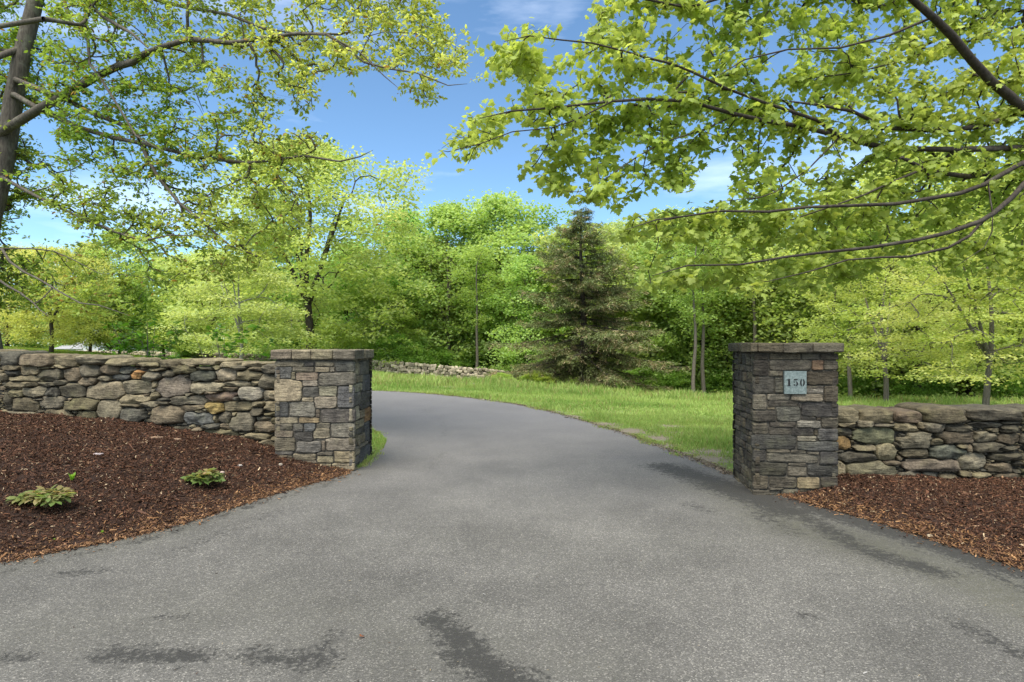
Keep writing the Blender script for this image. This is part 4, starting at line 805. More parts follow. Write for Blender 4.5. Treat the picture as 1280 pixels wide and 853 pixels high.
def make_kind(seed, Ht, z0, R_, prof, n_t, per, disc, ls, cA, cB, tr=.2, layers=0, flat=.35, lump=.35, lean=.0, fork=0, rt=.012, thickness=.25, kb=7):
    r_ = np.random.default_rng(seed); T = crown_pts(n_t, r_, prof, z0, Ht, R_, layers=layers, lump=lump)
    top = z0+(Ht-z0)*.75; tl = [np.array([lean*z*.3+.12*math.sin(z*.7+seed), .1*math.cos(z*.9+seed), z]) for z in np.linspace(-.4, top, 9)]
    limbs = [(tl, tr, tr*.3, False)]
    for k in range(fork):
        b0 = tl[3]; a = r_.uniform(0, 6.28); limbs.append(([b0+(math.cos(a)*R_*.5*s, math.sin(a)*R_*.5*s, (top-b0[2])*s) for s in (0.02, .25, .55, .9)], tr*.6, tr*.2, True))
    pos, par, fix, tips = grow(limbs, T, .8, .25, .10, .12, r_)
    acc = Acc(); wood(acc, pos, par, fix, tips, rt, .5, kb, 3, .05); w = acc.mesh('trunk', True)
    n = n_t*per; c = np.repeat(T, per, 0); a = r_.uniform(0, 6.283, n); rad = disc*np.sqrt(r_.random(n))*np.repeat(r_.uniform(.6, 1.35, n_t), per)
    q = c+np.c_[np.cos(a)*rad, np.sin(a)*rad, r_.normal(0, thickness*disc, n)-rad*.18]
    up = np.c_[r_.normal(0, flat, (n, 2)), np.ones(n)]; az = r_.uniform(0, 6.28, n); dr = np.c_[np.cos(az), np.sin(az), r_.uniform(-.5, .2, n)]
    y_ = np.clip(np.repeat(r_.random(n_t), per)*.7+r_.random(n)*.3, 0, 1)[:, None]
    tint = (np.array([cA])*(1-y_)+np.array([cB])*y_)*r_.uniform(.8, 1.2, (n, 1))
    acc = Acc(); leaves(acc, QUAD, q, up, dr, r_.uniform(.7, 1.3, n)*ls, tint); return w, acc.mesh('crown')
oval = lambda t: max(.12, math.sin(math.pi*min(1, t*.92+.1))**.55)
high = lambda t: .25+.75*math.sin(math.pi*min(1, t**1.3*.9+.05))**.7
round_ = lambda t: max(.1, math.sqrt(max(0, 1-(2*t-.85)**2/1.35)))
cone = lambda t: max(.08, (1-t)**.75)
umb = lambda t: .45+.55*(1-t)**.5
GA, GB = (.29, .39, .11), (.46, .54, .20)
KINDS = {
 'tall': make_kind(1, 15, 1.2, 4.8, oval, 230, 120, 1.2, .26, GA, GB, .22, fork=3, flat=.7, lump=.7),
 'tall2': make_kind(2, 16, 1.0, 4.5, oval, 220, 110, 1.25, .28, (.28, .40, .11), (.44, .55, .20), .2, fork=2, flat=.7, lump=.75),
 'airy': make_kind(3, 17, 5.0, 3.6, high, 100, 80, 1.0, .26, (.20, .30, .05), (.33, .42, .10), .19, lump=.6, flat=.7),
 'wide': make_kind(4, 14, 1.8, 6.4, round_, 290, 110, 1.15, .23, (.32, .42, .10), (.49, .56, .21), .3, fork=5, lump=.85, flat=.7),
 'dogwood': make_kind(5, 6.5, 1.3, 4.2, umb, 150, 120, 1.0, .15, (.28, .38, .10), (.44, .51, .21), .13, layers=7, flat=.45, thickness=.1, fork=2, rt=.01),
 'bushy': make_kind(6, 5, .1, 2.8, round_, 120, 100, .85, .2, (.19, .33, .06), (.30, .44, .11), .07, fork=2, flat=.6),
 'pole': make_kind(7, 16, 7, 2.6, high, 60, 60, .9, .22, (.24, .34, .07), (.36, .46, .14), .21, lump=.7, flat=.7),
 'maple': make_kind(8, 9.5, 2.3, 5.2, umb, 230, 120, .95, .14, (.25, .36, .06), (.48, .52, .19), .17, layers=8, flat=.5, thickness=.10, fork=2),
}
COPY = set()
def put(kind, px, py_base, d, s, label, col=(1, 1, 1), name='woodland_tree', group=None, cat='tree', rz=None, barkm=None, sx=1, base=None, gnd=None):
    x = (px-640)/FPX*d; z = float(H(x, d)) if py_base is None else float(P(px, py_base, d)[2])
    rr = np.random.default_rng(int(px*13+d*7) & 0xffff)
    root = empty(name, (x, d, z-.05), label, cat, group, rr.uniform(0, 6.28) if rz is None else rz)
    root.scale = (s*sx, s*sx, s) if np.isscalar(s) else s
    w, c = KINDS[kind]
    o = bpy.data.objects.new('trunk', w); COL.objects.link(o); o.parent = root
    if not w.materials: w.materials.append(M_bark_dark)
    if barkm: o.material_slots[0].link = 'OBJECT'; o.material_slots[0].material = barkm
    o2 = bpy.data.objects.new('crown', c); COL.objects.link(o2); o2.parent = root; o2.color = (*col, 1)
    if not c.materials: c.materials.append(M_leaf)
    return root
WG = 'trees standing along the edge of the wood'
T_ = [  # kind, px, distance, scale, colour, label
 ('wide', 385, 47, 1.23, (1, 1, 1), 'tallest yellow-green tree, its dark forked trunk showing above the left pillar'),
 ('tall', 505, 60, 1.08, (.75, 1.0, .8), 'darker green tree rising between the tall yellow tree and the patch of sky'),
 ('dogwood', 300, 36, 1.0, (1.1, 1.05, 1.1), 'low spreading pale tree in tiers left of the pillar, above the far wall'),
 ('dogwood', 467, 51, 1.1, (1.0, 1.05, .8), 'small tiered light green tree just right of the left pillar cap'),
 ('tall2', 560, 56, 1.04, (1.0, 1.03, 1), 'round bright green tree filling the wood right of the dip in the treeline'),
 ('tall', 625, 57, 1.2, (.95, 1.05, 1.0), 'leafy green tree over the far wall, midway between left pillar and spruce'),
 ('airy', 682, 58, 1.06, (.95, 1.05, .8), 'thin-topped tree poking above the others just left of the spruce'),
 ('tall2', 660, 50, .72, (.9, 1.0, .9), 'shorter green tree touching the left side of the spruce'),
 ('tall', 775, 58, 1.08, (1.0, 1.0, 1.2), 'light green tree half hidden behind the right side of the spruce'),
 ('tall2', 835, 47, .92, (1.05, 1.05, 1.1), 'pale green tree standing clear to the right of the spruce'),
 ('tall', 880, 44, .88, (.85, .95, .85), 'green tree with a straight grey trunk left of the numbered pillar'),
 ('pole', 942, 40, .80, (1, 1, 1), 'slim bare-stemmed tree rising left behind the cap of the numbered pillar'),
 ('pole', 966, 42, .86, (1, 1, 1), 'slim bare-stemmed tree rising right behind the cap of the numbered pillar'),
 ('tall2', 925, 58, 1.05, (.95, 1, .9), 'deep green tree in the wood behind the numbered pillar, left side'),
 ('tall', 1000, 56, .95, (.95, 1, .9), 'deep green tree in the wood behind the numbered pillar, right side'),
 ('airy', 1031, 38, .72, (.9, .95, .9), 'dark forked tree right of the numbered pillar, its stem bare'),
 ('tall', 1085, 46, .9, (.85, .95, .85), 'dark green tree deep in the wood above the low right wall'),
 ('wide', 1150, 33, .95, (1.0, 1.0, .9), 'large yellow-leaved tree seen through the maple boughs at upper right'),
 ('tall2', 1190, 38, .8, (.8, .92, .8), 'shaded green tree behind the tiered yellow tree, to its left'),
 ('tall', 1275, 36, .9, (.8, .92, .8), 'shaded green tree at the right edge behind the tiered yellow tree'),
 ('maple', 1236, 18.5, .62, (1.05, 1.0, 1.0), 'low tiered yellow-green tree with a pale trunk behind the low right wall'),
 ('maple', 1105, 26, .72, (1.0, 1.0, .95), 'spreading pale yellow tree right of the numbered pillar above the low wall'),
 ('pole', 868, 36, .62, (.9, 1, .9), 'slim tree with a brown stem beside the meadow, left of the paired trunks'),
 ('pole', 879, 39, .70, (.95, 1, .9), 'slim tree with the taller brown stem by the meadow edge, left of the numbered pillar'),
 ('pole', 1062, 33, .60, (.85, .95, .85), 'dark slim trunk above the low right wall, nearest the numbered pillar'),
 ('pole', 1096, 35, .62, (.85, .95, .85), 'dark slim trunk above the low right wall, second from the numbered pillar'),
 ('pole', 1128, 37, .66, (.85, .95, .85), 'dark slim trunk above the low right wall, third from the numbered pillar'),
 ('pole', 1175, 34, .60, (.85, .95, .85), 'dark slim trunk left of the pale-trunked tiered tree'),
 ('pole', 596, 50, .72, (.95, 1, .9), 'slim grey stem standing just behind the far wall, left of the spruce'),
 ('pole', 1262, 34, .62, (.85, .95, .85), 'dark slim trunk right of the pale-trunked tiered tree'),
 ('wide', 64, 50, .62, (1.1, .98, .9), 'yellow lawn tree with a grey forked trunk at the far left'),
 ('tall', 112, 58, .70, (1.1, 1.0, .9), 'yellowish tree beside the white house, left of its gable'),
 ('tall2', 150, 60, .78, (.95, 1.0, .9), 'green tree with a dark stem at the right end of the white house'),
 ('wide', 8, 58, .68, (1.15, .95, 1.05), 'pale golden tree at the left frame edge beyond the lawn'),
 ('tall', 205, 66, .72, (.9, 1.05, .9), 'green tree beyond the far wall, right of the white house'),
 ('wide', 262, 62, .80, (1.0, 1.03, .9), 'light yellow-green tree in the gap left of the tallest yellow tree'),
 ('tall2', 345, 62, .9, (.85, 1.0, .85), 'mid green tree behind the left side of the tallest yellow tree'),
 ('tall', 440, 62, .85, (.8, 1.0, .8), 'mid green tree behind the right side of the tallest yellow tree'),
]
barks = {'wide': M_bark_dark, 'tall': M_bark_dark, 'tall2': M_bark, 'airy': M_bark_dark, 'pole': M_bark, 'dogwood': M_bark_pale, 'bushy': M_bark_dark, 'maple': M_bark}
for k, px, d, s, c, lab in T_:
    put(k, px, None, d, s, lab, c, name='dogwood' if k == 'dogwood' else 'broadleaf_tree', group=WG if 480 < px < 1100 else None, barkm=barks[k])
# lower growth along the edge of the wood
UG = 'shrubs along the foot of the wood'
S_ = [(492, 49, .62, 'bright green shrub above the near end of the far wall'), (520, 52, .6, 'green shrub over the far wall, second from the left pillar'), (548, 53, .55, 'green shrub over the middle of the far wall'),
      (585, 55, .6, 'green shrub behind the sloping part of the far wall'), (622, 56, .62, 'green shrub over the right end of the far wall'), (660, 52, .6, 'low green shrub at the left foot of the spruce'),
      (800, 44, .42, 'low shrub at the right foot of the spruce'), (840, 43, .40, 'low shrub between the spruce and the numbered pillar'), (900, 42, .40, 'low shrub just left of the numbered pillar'),
      (1075, 36, .35, 'low dark shrub above the left end of the right wall'), (1150, 33, .35, 'low dark shrub above the middle of the right wall'), (1270, 31, .4, 'low dark shrub above the right end of the right wall'),
      (20, 66, .8, 'dark green hedge-like shrub at the far left beyond the lawn'), (95, 92, .7, 'green shrub in front of the trees left of the white house'), (240, 72, .6, 'shrub behind the far wall, right of the white house')]
for px, d, s, lab in S_: put('bushy', px, None, d, (s*1.3, s*1.3, s), lab, (.9, .97, .9), name='shrub', group=UG, cat='shrub')

# far wood reading as one mass
def wood_mass():
    r_ = np.random.default_rng(55); acc = Acc(); accw = Acc(); spots = []
    for _ in range(330):
        x = r_.uniform(-75, 80); y = r_.uniform(30, 105)
        if float(woods(x, y)) < .99 or y > np.interp(x, [-75, 80], [112, 95]) : continue
        if y < 62 and abs(x) < 200 and float(woods(x, y-6)) < .5: continue
        if any((x-a)**2+(y-b_)**2 < 18 for a, b_ in spots): continue
        if abs(x+55) < 14 and y < 90: continue
        spots.append((x, y))
    spots = spots[:95]
    for i, (x, y) in enumerate(spots):
        k = ('tall', 'tall2', 'tall', 'airy', 'tall2')[i % 5]; w, c = KINDS[k]; s = r_.uniform(.80, 1.02)*(1.0 if -15 < x < 14 else .82); z = float(H(x, y)); a = r_.uniform(0, 6.28)
        Rm = np.array([[math.cos(a), -math.sin(a), 0], [math.sin(a), math.cos(a), 0], [0, 0, 1]])*s
        for me, ac in ((c, acc), (w, accw)):
            V = np.empty(len(me.vertices)*3, np.float32); me.vertices.foreach_get('co', V); V = V.reshape(-1, 3)
            lt = np.empty(len(me.polygons), np.int32); me.polygons.foreach_get('loop_total', lt); li = np.empty(len(me.loops), np.int32); me.loops.foreach_get('vertex_index', li)
            if (lt == 4).all():
                F = li.reshape(-1, 4)
                if ac is acc:
                    keep = r_.random(len(F)) < .45; F = F[keep]; V4 = V[F]; cen = V4.mean(1, keepdims=True); V = (cen+(V4-cen)*1.4).reshape(-1, 3); F = np.arange(len(V)).reshape(-1, 4)
                    t = np.empty(len(me.vertices)*4, np.float32); me.attributes['tint'].data.foreach_get('color', t); t = t.reshape(-1, 4)[:, :3][li.reshape(-1, 4)[keep].ravel()]*np.array([r_.uniform(.8, 1.05), r_.uniform(.88, 1.03), r_.uniform(.75, 1)])
                else: t = None
                ac.add(V@Rm.T+np.array([x, y, z-.05]), [F], t)
    o = link('woodland_trunks', accw.mesh('woodland_trunks', True), M_bark_dark); tag(o, kind='stuff')
    E = lambda x: np.interp(x, [-80, -47, -26, -11, -3, 1, 4, 12, 20, 26, 60], [95, 76, 70, 50, 51, 50, 41, 38, 30, 26, 22])
    n = 760000; x = np.concatenate([r_.uniform(-90, 75, n//2), r_.uniform(-22, 45, n-n//2)]); dep = r_.uniform(5, 30, n); y = E(x)+dep; zt = np.interp(x, [-60, -25, -8, 10, 25, 60], [11.5, 11.5, 13.2, 14, 11, 9])*(1+.18*vnoise(np.c_[x*.16, y*.16, x*0], 77))
    h_ = r_.random(n)**.85*zt; q = np.c_[x, y, H(x, y)+h_]
    keep = (fbm(q*np.array([.42, .42, .6]), 3, 61)+.2 > 0) & (h_ > .9+1.1*vnoise(q*.5, 4)) & (np.abs(x-(-56)) > 12+0*x); q = q[keep]; n = len(q)
    cl = np.clip(.5+.8*vnoise(np.c_[q[:, :2]*.13, q[:, 2]*.1], 15), 0, 1)[:, None]; az = r_.uniform(0, 6.28, n)
    t = (np.array([(.27, .36, .11)])*(1-cl)+np.array([(.46, .53, .20)])*cl)*r_.uniform(.75, 1.3, (n, 1))
    leaves(acc, QUAD, q, np.c_[r_.normal(0, .7, (n, 2)), np.ones(n)], np.c_[np.cos(az), np.sin(az), r_.uniform(-.5, .2, n)], r_.uniform(.22, .42, n), t)
    o = link('woodland', acc.mesh('woodland'), M_leaf); tag(o, kind='stuff')
    # undergrowth on the wood's floor
    acc = Acc(); n = 90000; x = r_.uniform(-45, 60, n); y = r_.uniform(25, 78, n); wd = woods(x, y); k = (wd > .2) & (y < np.interp(x, [-80, -47, -26, -11, -3, 1, 4, 12, 20, 26, 60], [95, 76, 70, 50, 51, 50, 41, 38, 30, 26, 22])+16); x, y = x[k], y[k]; n = len(x)
    hgt = np.clip(.2+.9*(fbm(np.c_[x*.35, y*.35, x*0], 3, 4)+.35), .05, 1.6); z = H(x, y)+r_.random(n)*hgt
    az = r_.uniform(0, 6.28, n); up = np.c_[r_.normal(0, .5, (n, 2)), np.ones(n)]; dr = np.c_[np.cos(az), np.sin(az), r_.uniform(-.4, .3, n)]
    leaves(acc, QUAD, np.c_[x, y, z], up, dr, r_.uniform(.12, .28, n), np.array([(.21, .31, .08)])*r_.uniform(.6, 1.5, (n, 1))+np.array([(.03, .02, 0)])*r_.random((n, 1)))
    tag(link('undergrowth', acc.mesh('undergrowth'), M_leaf), kind='stuff')
wood_mass()

# ---- spruce
def spruce():
    r_ = np.random.default_rng(77); d = 38.; px = 728; x = (px-640)/FPX*d; z = float(P(px, 489, d)[2]); Ht = 11.6
    root = empty('spruce_tree', (x, d, z), 'dark brownish green spruce standing alone before the wood in the centre', 'tree')
    aw = Acc(); an = Acc(); tl = np.array([(0.1*math.sin(h*.5), .08*math.cos(h*.7), h) for h in np.linspace(-.3, Ht-.2, 12)])
    limbs = []; segs = []; P0 = []; D0 = []; S0 = []; C0 = []
    def tube(p, r):
        p = np.array(p); r = np.array(r); k = 5 if r.max() < .08 else 8
        t = np.gradient(p, axis=0); t /= np.linalg.norm(t, axis=1)[:, None]+1e-9; ref = np.array([0, 0, 1.]) if abs(t[0, 2]) < .8 else np.array([1., 0, 0])
        u = np.cross(t, ref); u /= np.linalg.norm(u, axis=1)[:, None]+1e-9; v = np.cross(t, u); th = np.arange(k)*6.2832/k
        ring = p[:, None]+r[:, None, None]*(np.cos(th)[None, :, None]*u[:, None]+np.sin(th)[None, :, None]*v[:, None]); ids = np.arange(len(p)*k).reshape(len(p), k); nx_ = np.roll(ids, -1, 1)
        aw.add(ring.reshape(-1, 3), [np.stack([ids[:-1], nx_[:-1], nx_[1:], ids[1:]], -1).reshape(-1, 4)])
    tube(tl, np.interp(tl[:, 2], [0, .8, Ht], [.42, .27, .03]))
    h = 1.5
    while h < Ht-.15:
        t = h/Ht; Rm = np.interp(t, [0, .12, .25, .45, .65, .85, 1], [4.8, 5.5, 5.3, 4.5, 3.0, 1.6, .3])
        for k in range(int(r_.integers(6, 10))):
            a = r_.uniform(0, 6.283); Lb = Rm*r_.uniform(.5, 1.2)*(1+.18*math.sin(a*2+h)); dead = (h < 3.0 and r_.random() < .3)
            s = np.linspace(0, 1, 9); rise = np.interp(t, [0, .4, 1], [-.10, .06, .28])
            zz = h+Lb*(rise*s-.40*s**1.4*(1-t*.6)+.20*s**3); w = r_.normal(0, .02, 9).cumsum()
            pts = np.c_[np.cos(a+w)*Lb*s, np.sin(a+w)*Lb*s, zz]; tube(pts, np.interp(s, [0, 1], [.045*(1-t)+.012, .006]))
            # side sprays
            m_ = int(Lb*15)+5; ss = r_.uniform(.16, 1, m_)
            for q_ in ss:
                p = np.array([np.interp(q_, s, pts[:, j]) for j in range(3)]); side = r_.choice([-1, 1]); aa = a+side*r_.uniform(.5, 1.2); ll = Lb*.30*(1.15-q_)*r_.uniform(.5, 1.2)+.16
                if dead and r_.random() < .75: 
                    tube([p, p+np.array([math.cos(aa), math.sin(aa), r_.uniform(-.4, .2)])*ll*.8], [.010, .004]); continue
                e = p+np.array([math.cos(aa), math.sin(aa), -.22-.3*r_.random()])*ll; nn = int(ll/.055)+3; f = np.linspace(0.05, 1, nn)[:, None]
                P0.append(p+(e-p)*f+r_.normal(0, .03, (nn, 3))); dd = (e-p)/np.linalg.norm(e-p); D0.append(dd+r_.normal(0, .55, (nn, 3))+np.array([0, 0, -.3])); S0.append(r_.uniform(.13, .27, nn))
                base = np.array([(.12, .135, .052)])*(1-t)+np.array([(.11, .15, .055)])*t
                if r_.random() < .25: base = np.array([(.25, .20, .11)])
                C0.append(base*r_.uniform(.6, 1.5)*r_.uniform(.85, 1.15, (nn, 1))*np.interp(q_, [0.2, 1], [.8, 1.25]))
        h += r_.uniform(.30, .46)
    P0 = np.concatenate(P0); D0 = np.concatenate(D0); S0 = np.concatenate(S0); C0 = np.concatenate(C0); n = len(P0)
    SPR = (np.array([(0, 0, 0), (.45, .085, .0), (1, 0, 0), (.45, -.085, 0)], float), [[(0, 1, 2, 3)]])
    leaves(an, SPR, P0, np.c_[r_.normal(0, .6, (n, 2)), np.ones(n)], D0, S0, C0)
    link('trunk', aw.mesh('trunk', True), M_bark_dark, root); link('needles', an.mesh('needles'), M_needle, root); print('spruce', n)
spruce()

# ---- far stone wall (one mesh of rough stones along the slope)
def far_wall():
    r_ = np.random.default_rng(9); line = catmull([P(-10, 440, 80)[:2], P(140, 440, 76)[:2], P(345, 440, 67)[:2], P(420, 440, 55)[:2], P(462, 440, 47.5)[:2], P(520, 440, 46.5)[:2], P(600, 440, 47)[:2], P(668, 440, 49)[:2]], 24)
    zb = [P(0, 446, 80)[2], P(140, 447, 76)[2], P(345, 453, 67)[2], P(420, 459, 55)[2], P(462, 463, 47.5)[2], P(520, 467.5, 46.5)[2], P(600, 474, 47)[2], P(668, 480.5, 49)[2]]
    zx = [P(p_, 440, d_)[0] for p_, d_ in ((-10, 80), (140, 76), (345, 67), (420, 55), (462, 47.5), (520, 46.5), (600, 47), (668, 49))]
    seg = np.linalg.norm(np.diff(line, axis=0), axis=1); cum = np.r_[0, np.cumsum(seg)]
    cube, cf = box(-1, -1, -1, 1, 1, 1); acc = Acc(); pos = []; ax = []; sz = []
    for row in range(4):
        u = 0
        while u < cum[-1]:
            l = r_.uniform(.16, .36); x = np.interp(u, cum, line[:, 0]); y = np.interp(u, cum, line[:, 1]); x2 = np.interp(u+.5, cum, line[:, 0]); y2 = np.interp(u+.5, cum, line[:, 1])
            z = float(np.interp(x, zx, zb)); a = math.atan2(y2-y, x2-x) if u+.5 < cum[-1] else 0
            pos.append((x+r_.normal(0, .03), y+r_.normal(0, .05), z-.08+row*.22+.12+r_.normal(0, .015))); ax.append((r_.normal(0, .12), r_.normal(0, .12), a+r_.normal(0, .15))); sz.append((l/2*1.02, .28, r_.uniform(.10, .145))); u += l
    pos = np.array(pos); n = len(pos); ico = cube*np.array([1, 1, 1.])
    V8 = np.concatenate([cube*np.array([.72, .9, 1]), cube*np.array([1, 1, .55])])  # chamfered block
    hull = [(0, 1, 5, 4), (1, 3, 7, 5), (3, 2, 6, 7), (2, 0, 4, 6)]; F = [(8+a, 8+b_, 8+c, 8+d_) for a, b_, c, d_ in hull]+[(0, 2, 3, 1), (4, 5, 7, 6)]+[(a, b_, 8+b_, 8+a) for a, b_ in ((1, 0), (3, 1), (2, 3), (0, 2))]+[(a, b_, 8+b_, 8+a) for a, b_ in ((4, 5), (5, 7), (7, 6), (6, 4))]
    V, Fs, T = scatter(V8, [np.array(F)], pos, rot_from(np.array(ax)), np.array(sz), np.array([(.34, .32, .27)])*r_.uniform(.45, 1.4, (n, 1))*np.array([(1, 1, 1)]))
    acc.add(V, Fs, T); tag(link('stone_wall', acc.mesh('stone_wall'), M_stone), 'pale far stone wall running down the slope along the edge of the wood', 'stone wall')
far_wall()

# ---- white house beyond the lawn
def house():
    d = 88.; b0 = P(104, 447, d); b1 = P(150, 447, d); zt = P(0, 430, d)[2]; z0 = b0[2]-1.5; root = empty('white_house', (b0[0], d, z0), 'low white house with a grey roof beyond the lawn at far left', 'house')
    W = b1[0]-b0[0]; h = zt-z0; M_w = plain('white_siding', (.62, .62, .64), .7, 4, .06); M_r = plain('grey_roof', (.27, .27, .28), .8, 6, .15); M_g = plain('window_glass', (.05, .06, .08), .2)
    def part(nm, V, F, m, par=root): a = Acc(); a.add(V, F); return link(nm, a.mesh(nm), m, par)
    part('wall', *box(0, 0, 0, W, 7, h), M_w)
    V = np.array([(-.3, -.4, h+.01), (W+.3, -.4, h+.01), (W+.3, 7.4, h+.01), (-.3, 7.4, h+.01), (-.3, 3.5, h+2.2), (W+.3, 3.5, h+2.2)]); rf = part('roof', V, [np.array([(0, 1, 5, 4), (2, 3, 4, 5), (0, 3, 2, 1)]), np.array([(1, 2, 5), (3, 0, 4)])], M_r)
    wing = P(70, 447, d+1)[0]-b0[0]; hw = P(0, 436.5, d)[2]-z0
    part('wing_wall', *box(wing, 1, 0, -.02, 6, hw), M_w)
    V = np.array([(wing-.3, .6, hw+.01), (-.02, .6, hw+.01), (-.02, 6.4, hw+.01), (wing-.3, 6.4, hw+.01), (wing-.3, 3.5, hw+.75), (-.02, 3.5, hw+1.3)]); part('wing_roof', V, [np.array([(0, 1, 5, 4), (2, 3, 4, 5), (0, 3, 2, 1)]), np.array([(1, 2, 5), (3, 0, 4)])], M_r)
    for wx in (P(124.5, 0, d)[0]-b0[0], P(136.5, 0, d)[0]-b0[0]):
        f = part('window', *box(wx-.25, -.05, h-1.55, wx+.25, .05, h-.55), M_w); part('pane', *box(wx-.17, -.07, h-1.47, wx+.17, -.052, h-.63), M_g, f)
house()

# ---- grass
def grass(name, n, gen, hfun, wid, r_, colA=(.15, .25, .05), colB=(.33, .43, .12), dry=.1):
    x, y = gen(n)
    if name != 'verge_grass': k = ~inpoly(x, y, road_poly); x, y = x[k], y[k]
    dd = np.zeros(len(x))
    for a, b_, r in dspots: dd = np.maximum(dd, np.clip(1.3-np.hypot(x-a, y-b_)/r, 0, 1))
    k = r_.random(len(x)) > dd*.96; x, y = x[k], y[k]; n = len(x)
    hh = hfun(x, y)*r_.uniform(.5, 1.3, n); z = H(x, y)-.01; az = r_.uniform(0, 6.283, n); ln = r_.uniform(.1, .7, n)*hh; w = wid(x, y)*r_.uniform(.7, 1.3, n)
    tx = np.cos(az); ty = np.sin(az); az2 = r_.uniform(0, 6.28, n); wx = np.cos(az2)*w; wy = np.sin(az2)*w
    b0 = np.c_[x-wx, y-wy, z]; b1 = np.c_[x+wx, y+wy, z]; m0 = np.c_[x-wx*.7+tx*ln*.35, y-wy*.7+ty*ln*.35, z+hh*.6]; m1 = np.c_[x+wx*.7+tx*ln*.35, y+wy*.7+ty*ln*.35, z+hh*.6]; t_ = np.c_[x+tx*ln, y+ty*ln, z+hh]
    V = np.stack([b0, b1, m1, m0, t_], 1).reshape(-1, 3); i = (np.arange(n)*5)[:, None]; F4 = i+np.array([[0, 1, 2, 3]]); F3 = i+np.array([[3, 2, 4]])
    pt = np.clip(.5+.5*fbm(np.c_[x*.5, y*.5, x*0], 3, 31)+r_.normal(0, .2, n), 0, 1)[:, None]; c = np.array([colA])*(1-pt)+np.array([colB])*pt
    dr_ = r_.random(n) < dry; c[dr_] = (.30, .27, .11); c = c*r_.uniform(.8, 1.25, (n, 1))
    tag(link(name, mesh_np(name, V, [F4, F3], np.repeat(c, 5, 0)), M_grass), kind='stuff')
r_ = np.random.default_rng(303)
def gen_edge(line, sd):
    def g(n): i = r_.integers(0, len(line)-1, n); t = r_.random(n)[:, None]; p = line[i]*(1-t)+line[i+1]*t+r_.normal(0, sd, (n, 2)); return p[:, 0], p[:, 1]
    return g
ER = np.array([p for p in R_right if p[1] > 7.3 and p[0] > -8]); EL = np.array([p for p in R_left if 7.75 < p[1] < 14])
clump = lambda x, y: .05*np.clip(fbm(np.c_[x*3.1, y*3.1, x*0], 2, 51)+.45, .08, 1.2)
grass('verge_grass', 42000, gen_edge(ER+np.array([.04, .05]), .09), clump, lambda x, y: .004+.0003*y, r_, dry=.35)
grass('verge_grass', 7000, gen_edge(EL+np.array([-.05, 0]), .06), clump, lambda x, y: .004+0*x, r_, dry=.35)
q_ = gen_edge(ER, .05)(5200); qz = np.c_[q_[0], q_[1], H(*q_)+.022]; n_ = len(qz)
V, Fs, T = scatter(chip, chipF, qz, rot_from(np.c_[r_.normal(0, .4, (n_, 2)), r_.uniform(0, 6.28, n_)]), r_.lognormal(math.log(.011), .5, n_)[:, None]*np.array([1, .8, 1]), np.array([(.16, .13, .09), (.08, .06, .04), (.24, .2, .15)])[r_.integers(0, 3, n_)])
tag(link('verge_grit', mesh_np('verge_grit', V, Fs, T), M_chip), kind='stuff')
def gen_band(d0, d1, p0, p1):
    def g(n): d = np.sqrt(r_.uniform(d0*d0, d1*d1, n)); px = r_.uniform(p0, p1, n); return (px-640)/FPX*d, d
    return g
tuft = lambda x, y: .55+.9*np.clip(fbm(np.c_[x*1.1, y*1.1, x*0], 3, 41)+.15, 0, 1)
grass('grass', 110000, gen_band(6.9, 14, 640, 1000), lambda x, y: .075*tuft(x, y)*np.clip(segdist(x, y, R_right)/.6, .35, 1.3), lambda x, y: .0045+0*x, r_)
grass('grass', 9000, gen_band(8.2, 13, 440, 500), lambda x, y: .08*tuft(x, y), lambda x, y: .005+0*x, r_)
grass('grass', 100000, gen_band(14, 26, 380, 1340), lambda x, y: np.where(y-(22-.25*x) < 0, .11, .22)*tuft(x, y), lambda x, y: .009+0*x, r_)
grass('grass', 120000, gen_band(24, 50, 400, 1340), lambda x, y: .30*tuft(x, y)*(1-woods(x, y))*np.interp(y, [30, 42], [1, .55]), lambda x, y: .018+0*x, r_, dry=.2)
grass('lawn', 50000, gen_band(34, 66, -60, 240), lambda x, y: .10+0*x, lambda x, y: .03+0*x, r_, (.13, .22, .03), (.24, .33, .05))
# taller tufts near the verge
def tufts():
    for i, (px, py, s, lab) in enumerate([(661, 484, .5, 'leafy weed clump before the right end of the far wall'), (718, 487, .45, 'green weed clump just left of the spruce trunk'), (627, 481, .5, 'green weed clump in the grass before the far wall'), (672, 483, .7, 'yellowish weed clump left of the spruce')]):
        d = 36; o_ = put('bushy', px, None, d, (s*.45, s*.45, s*.28), lab, (1.2, 1.1, 1) if i < 3 else (1.5, 1.2, 1), name='weed_clump', cat='weed')
tufts()

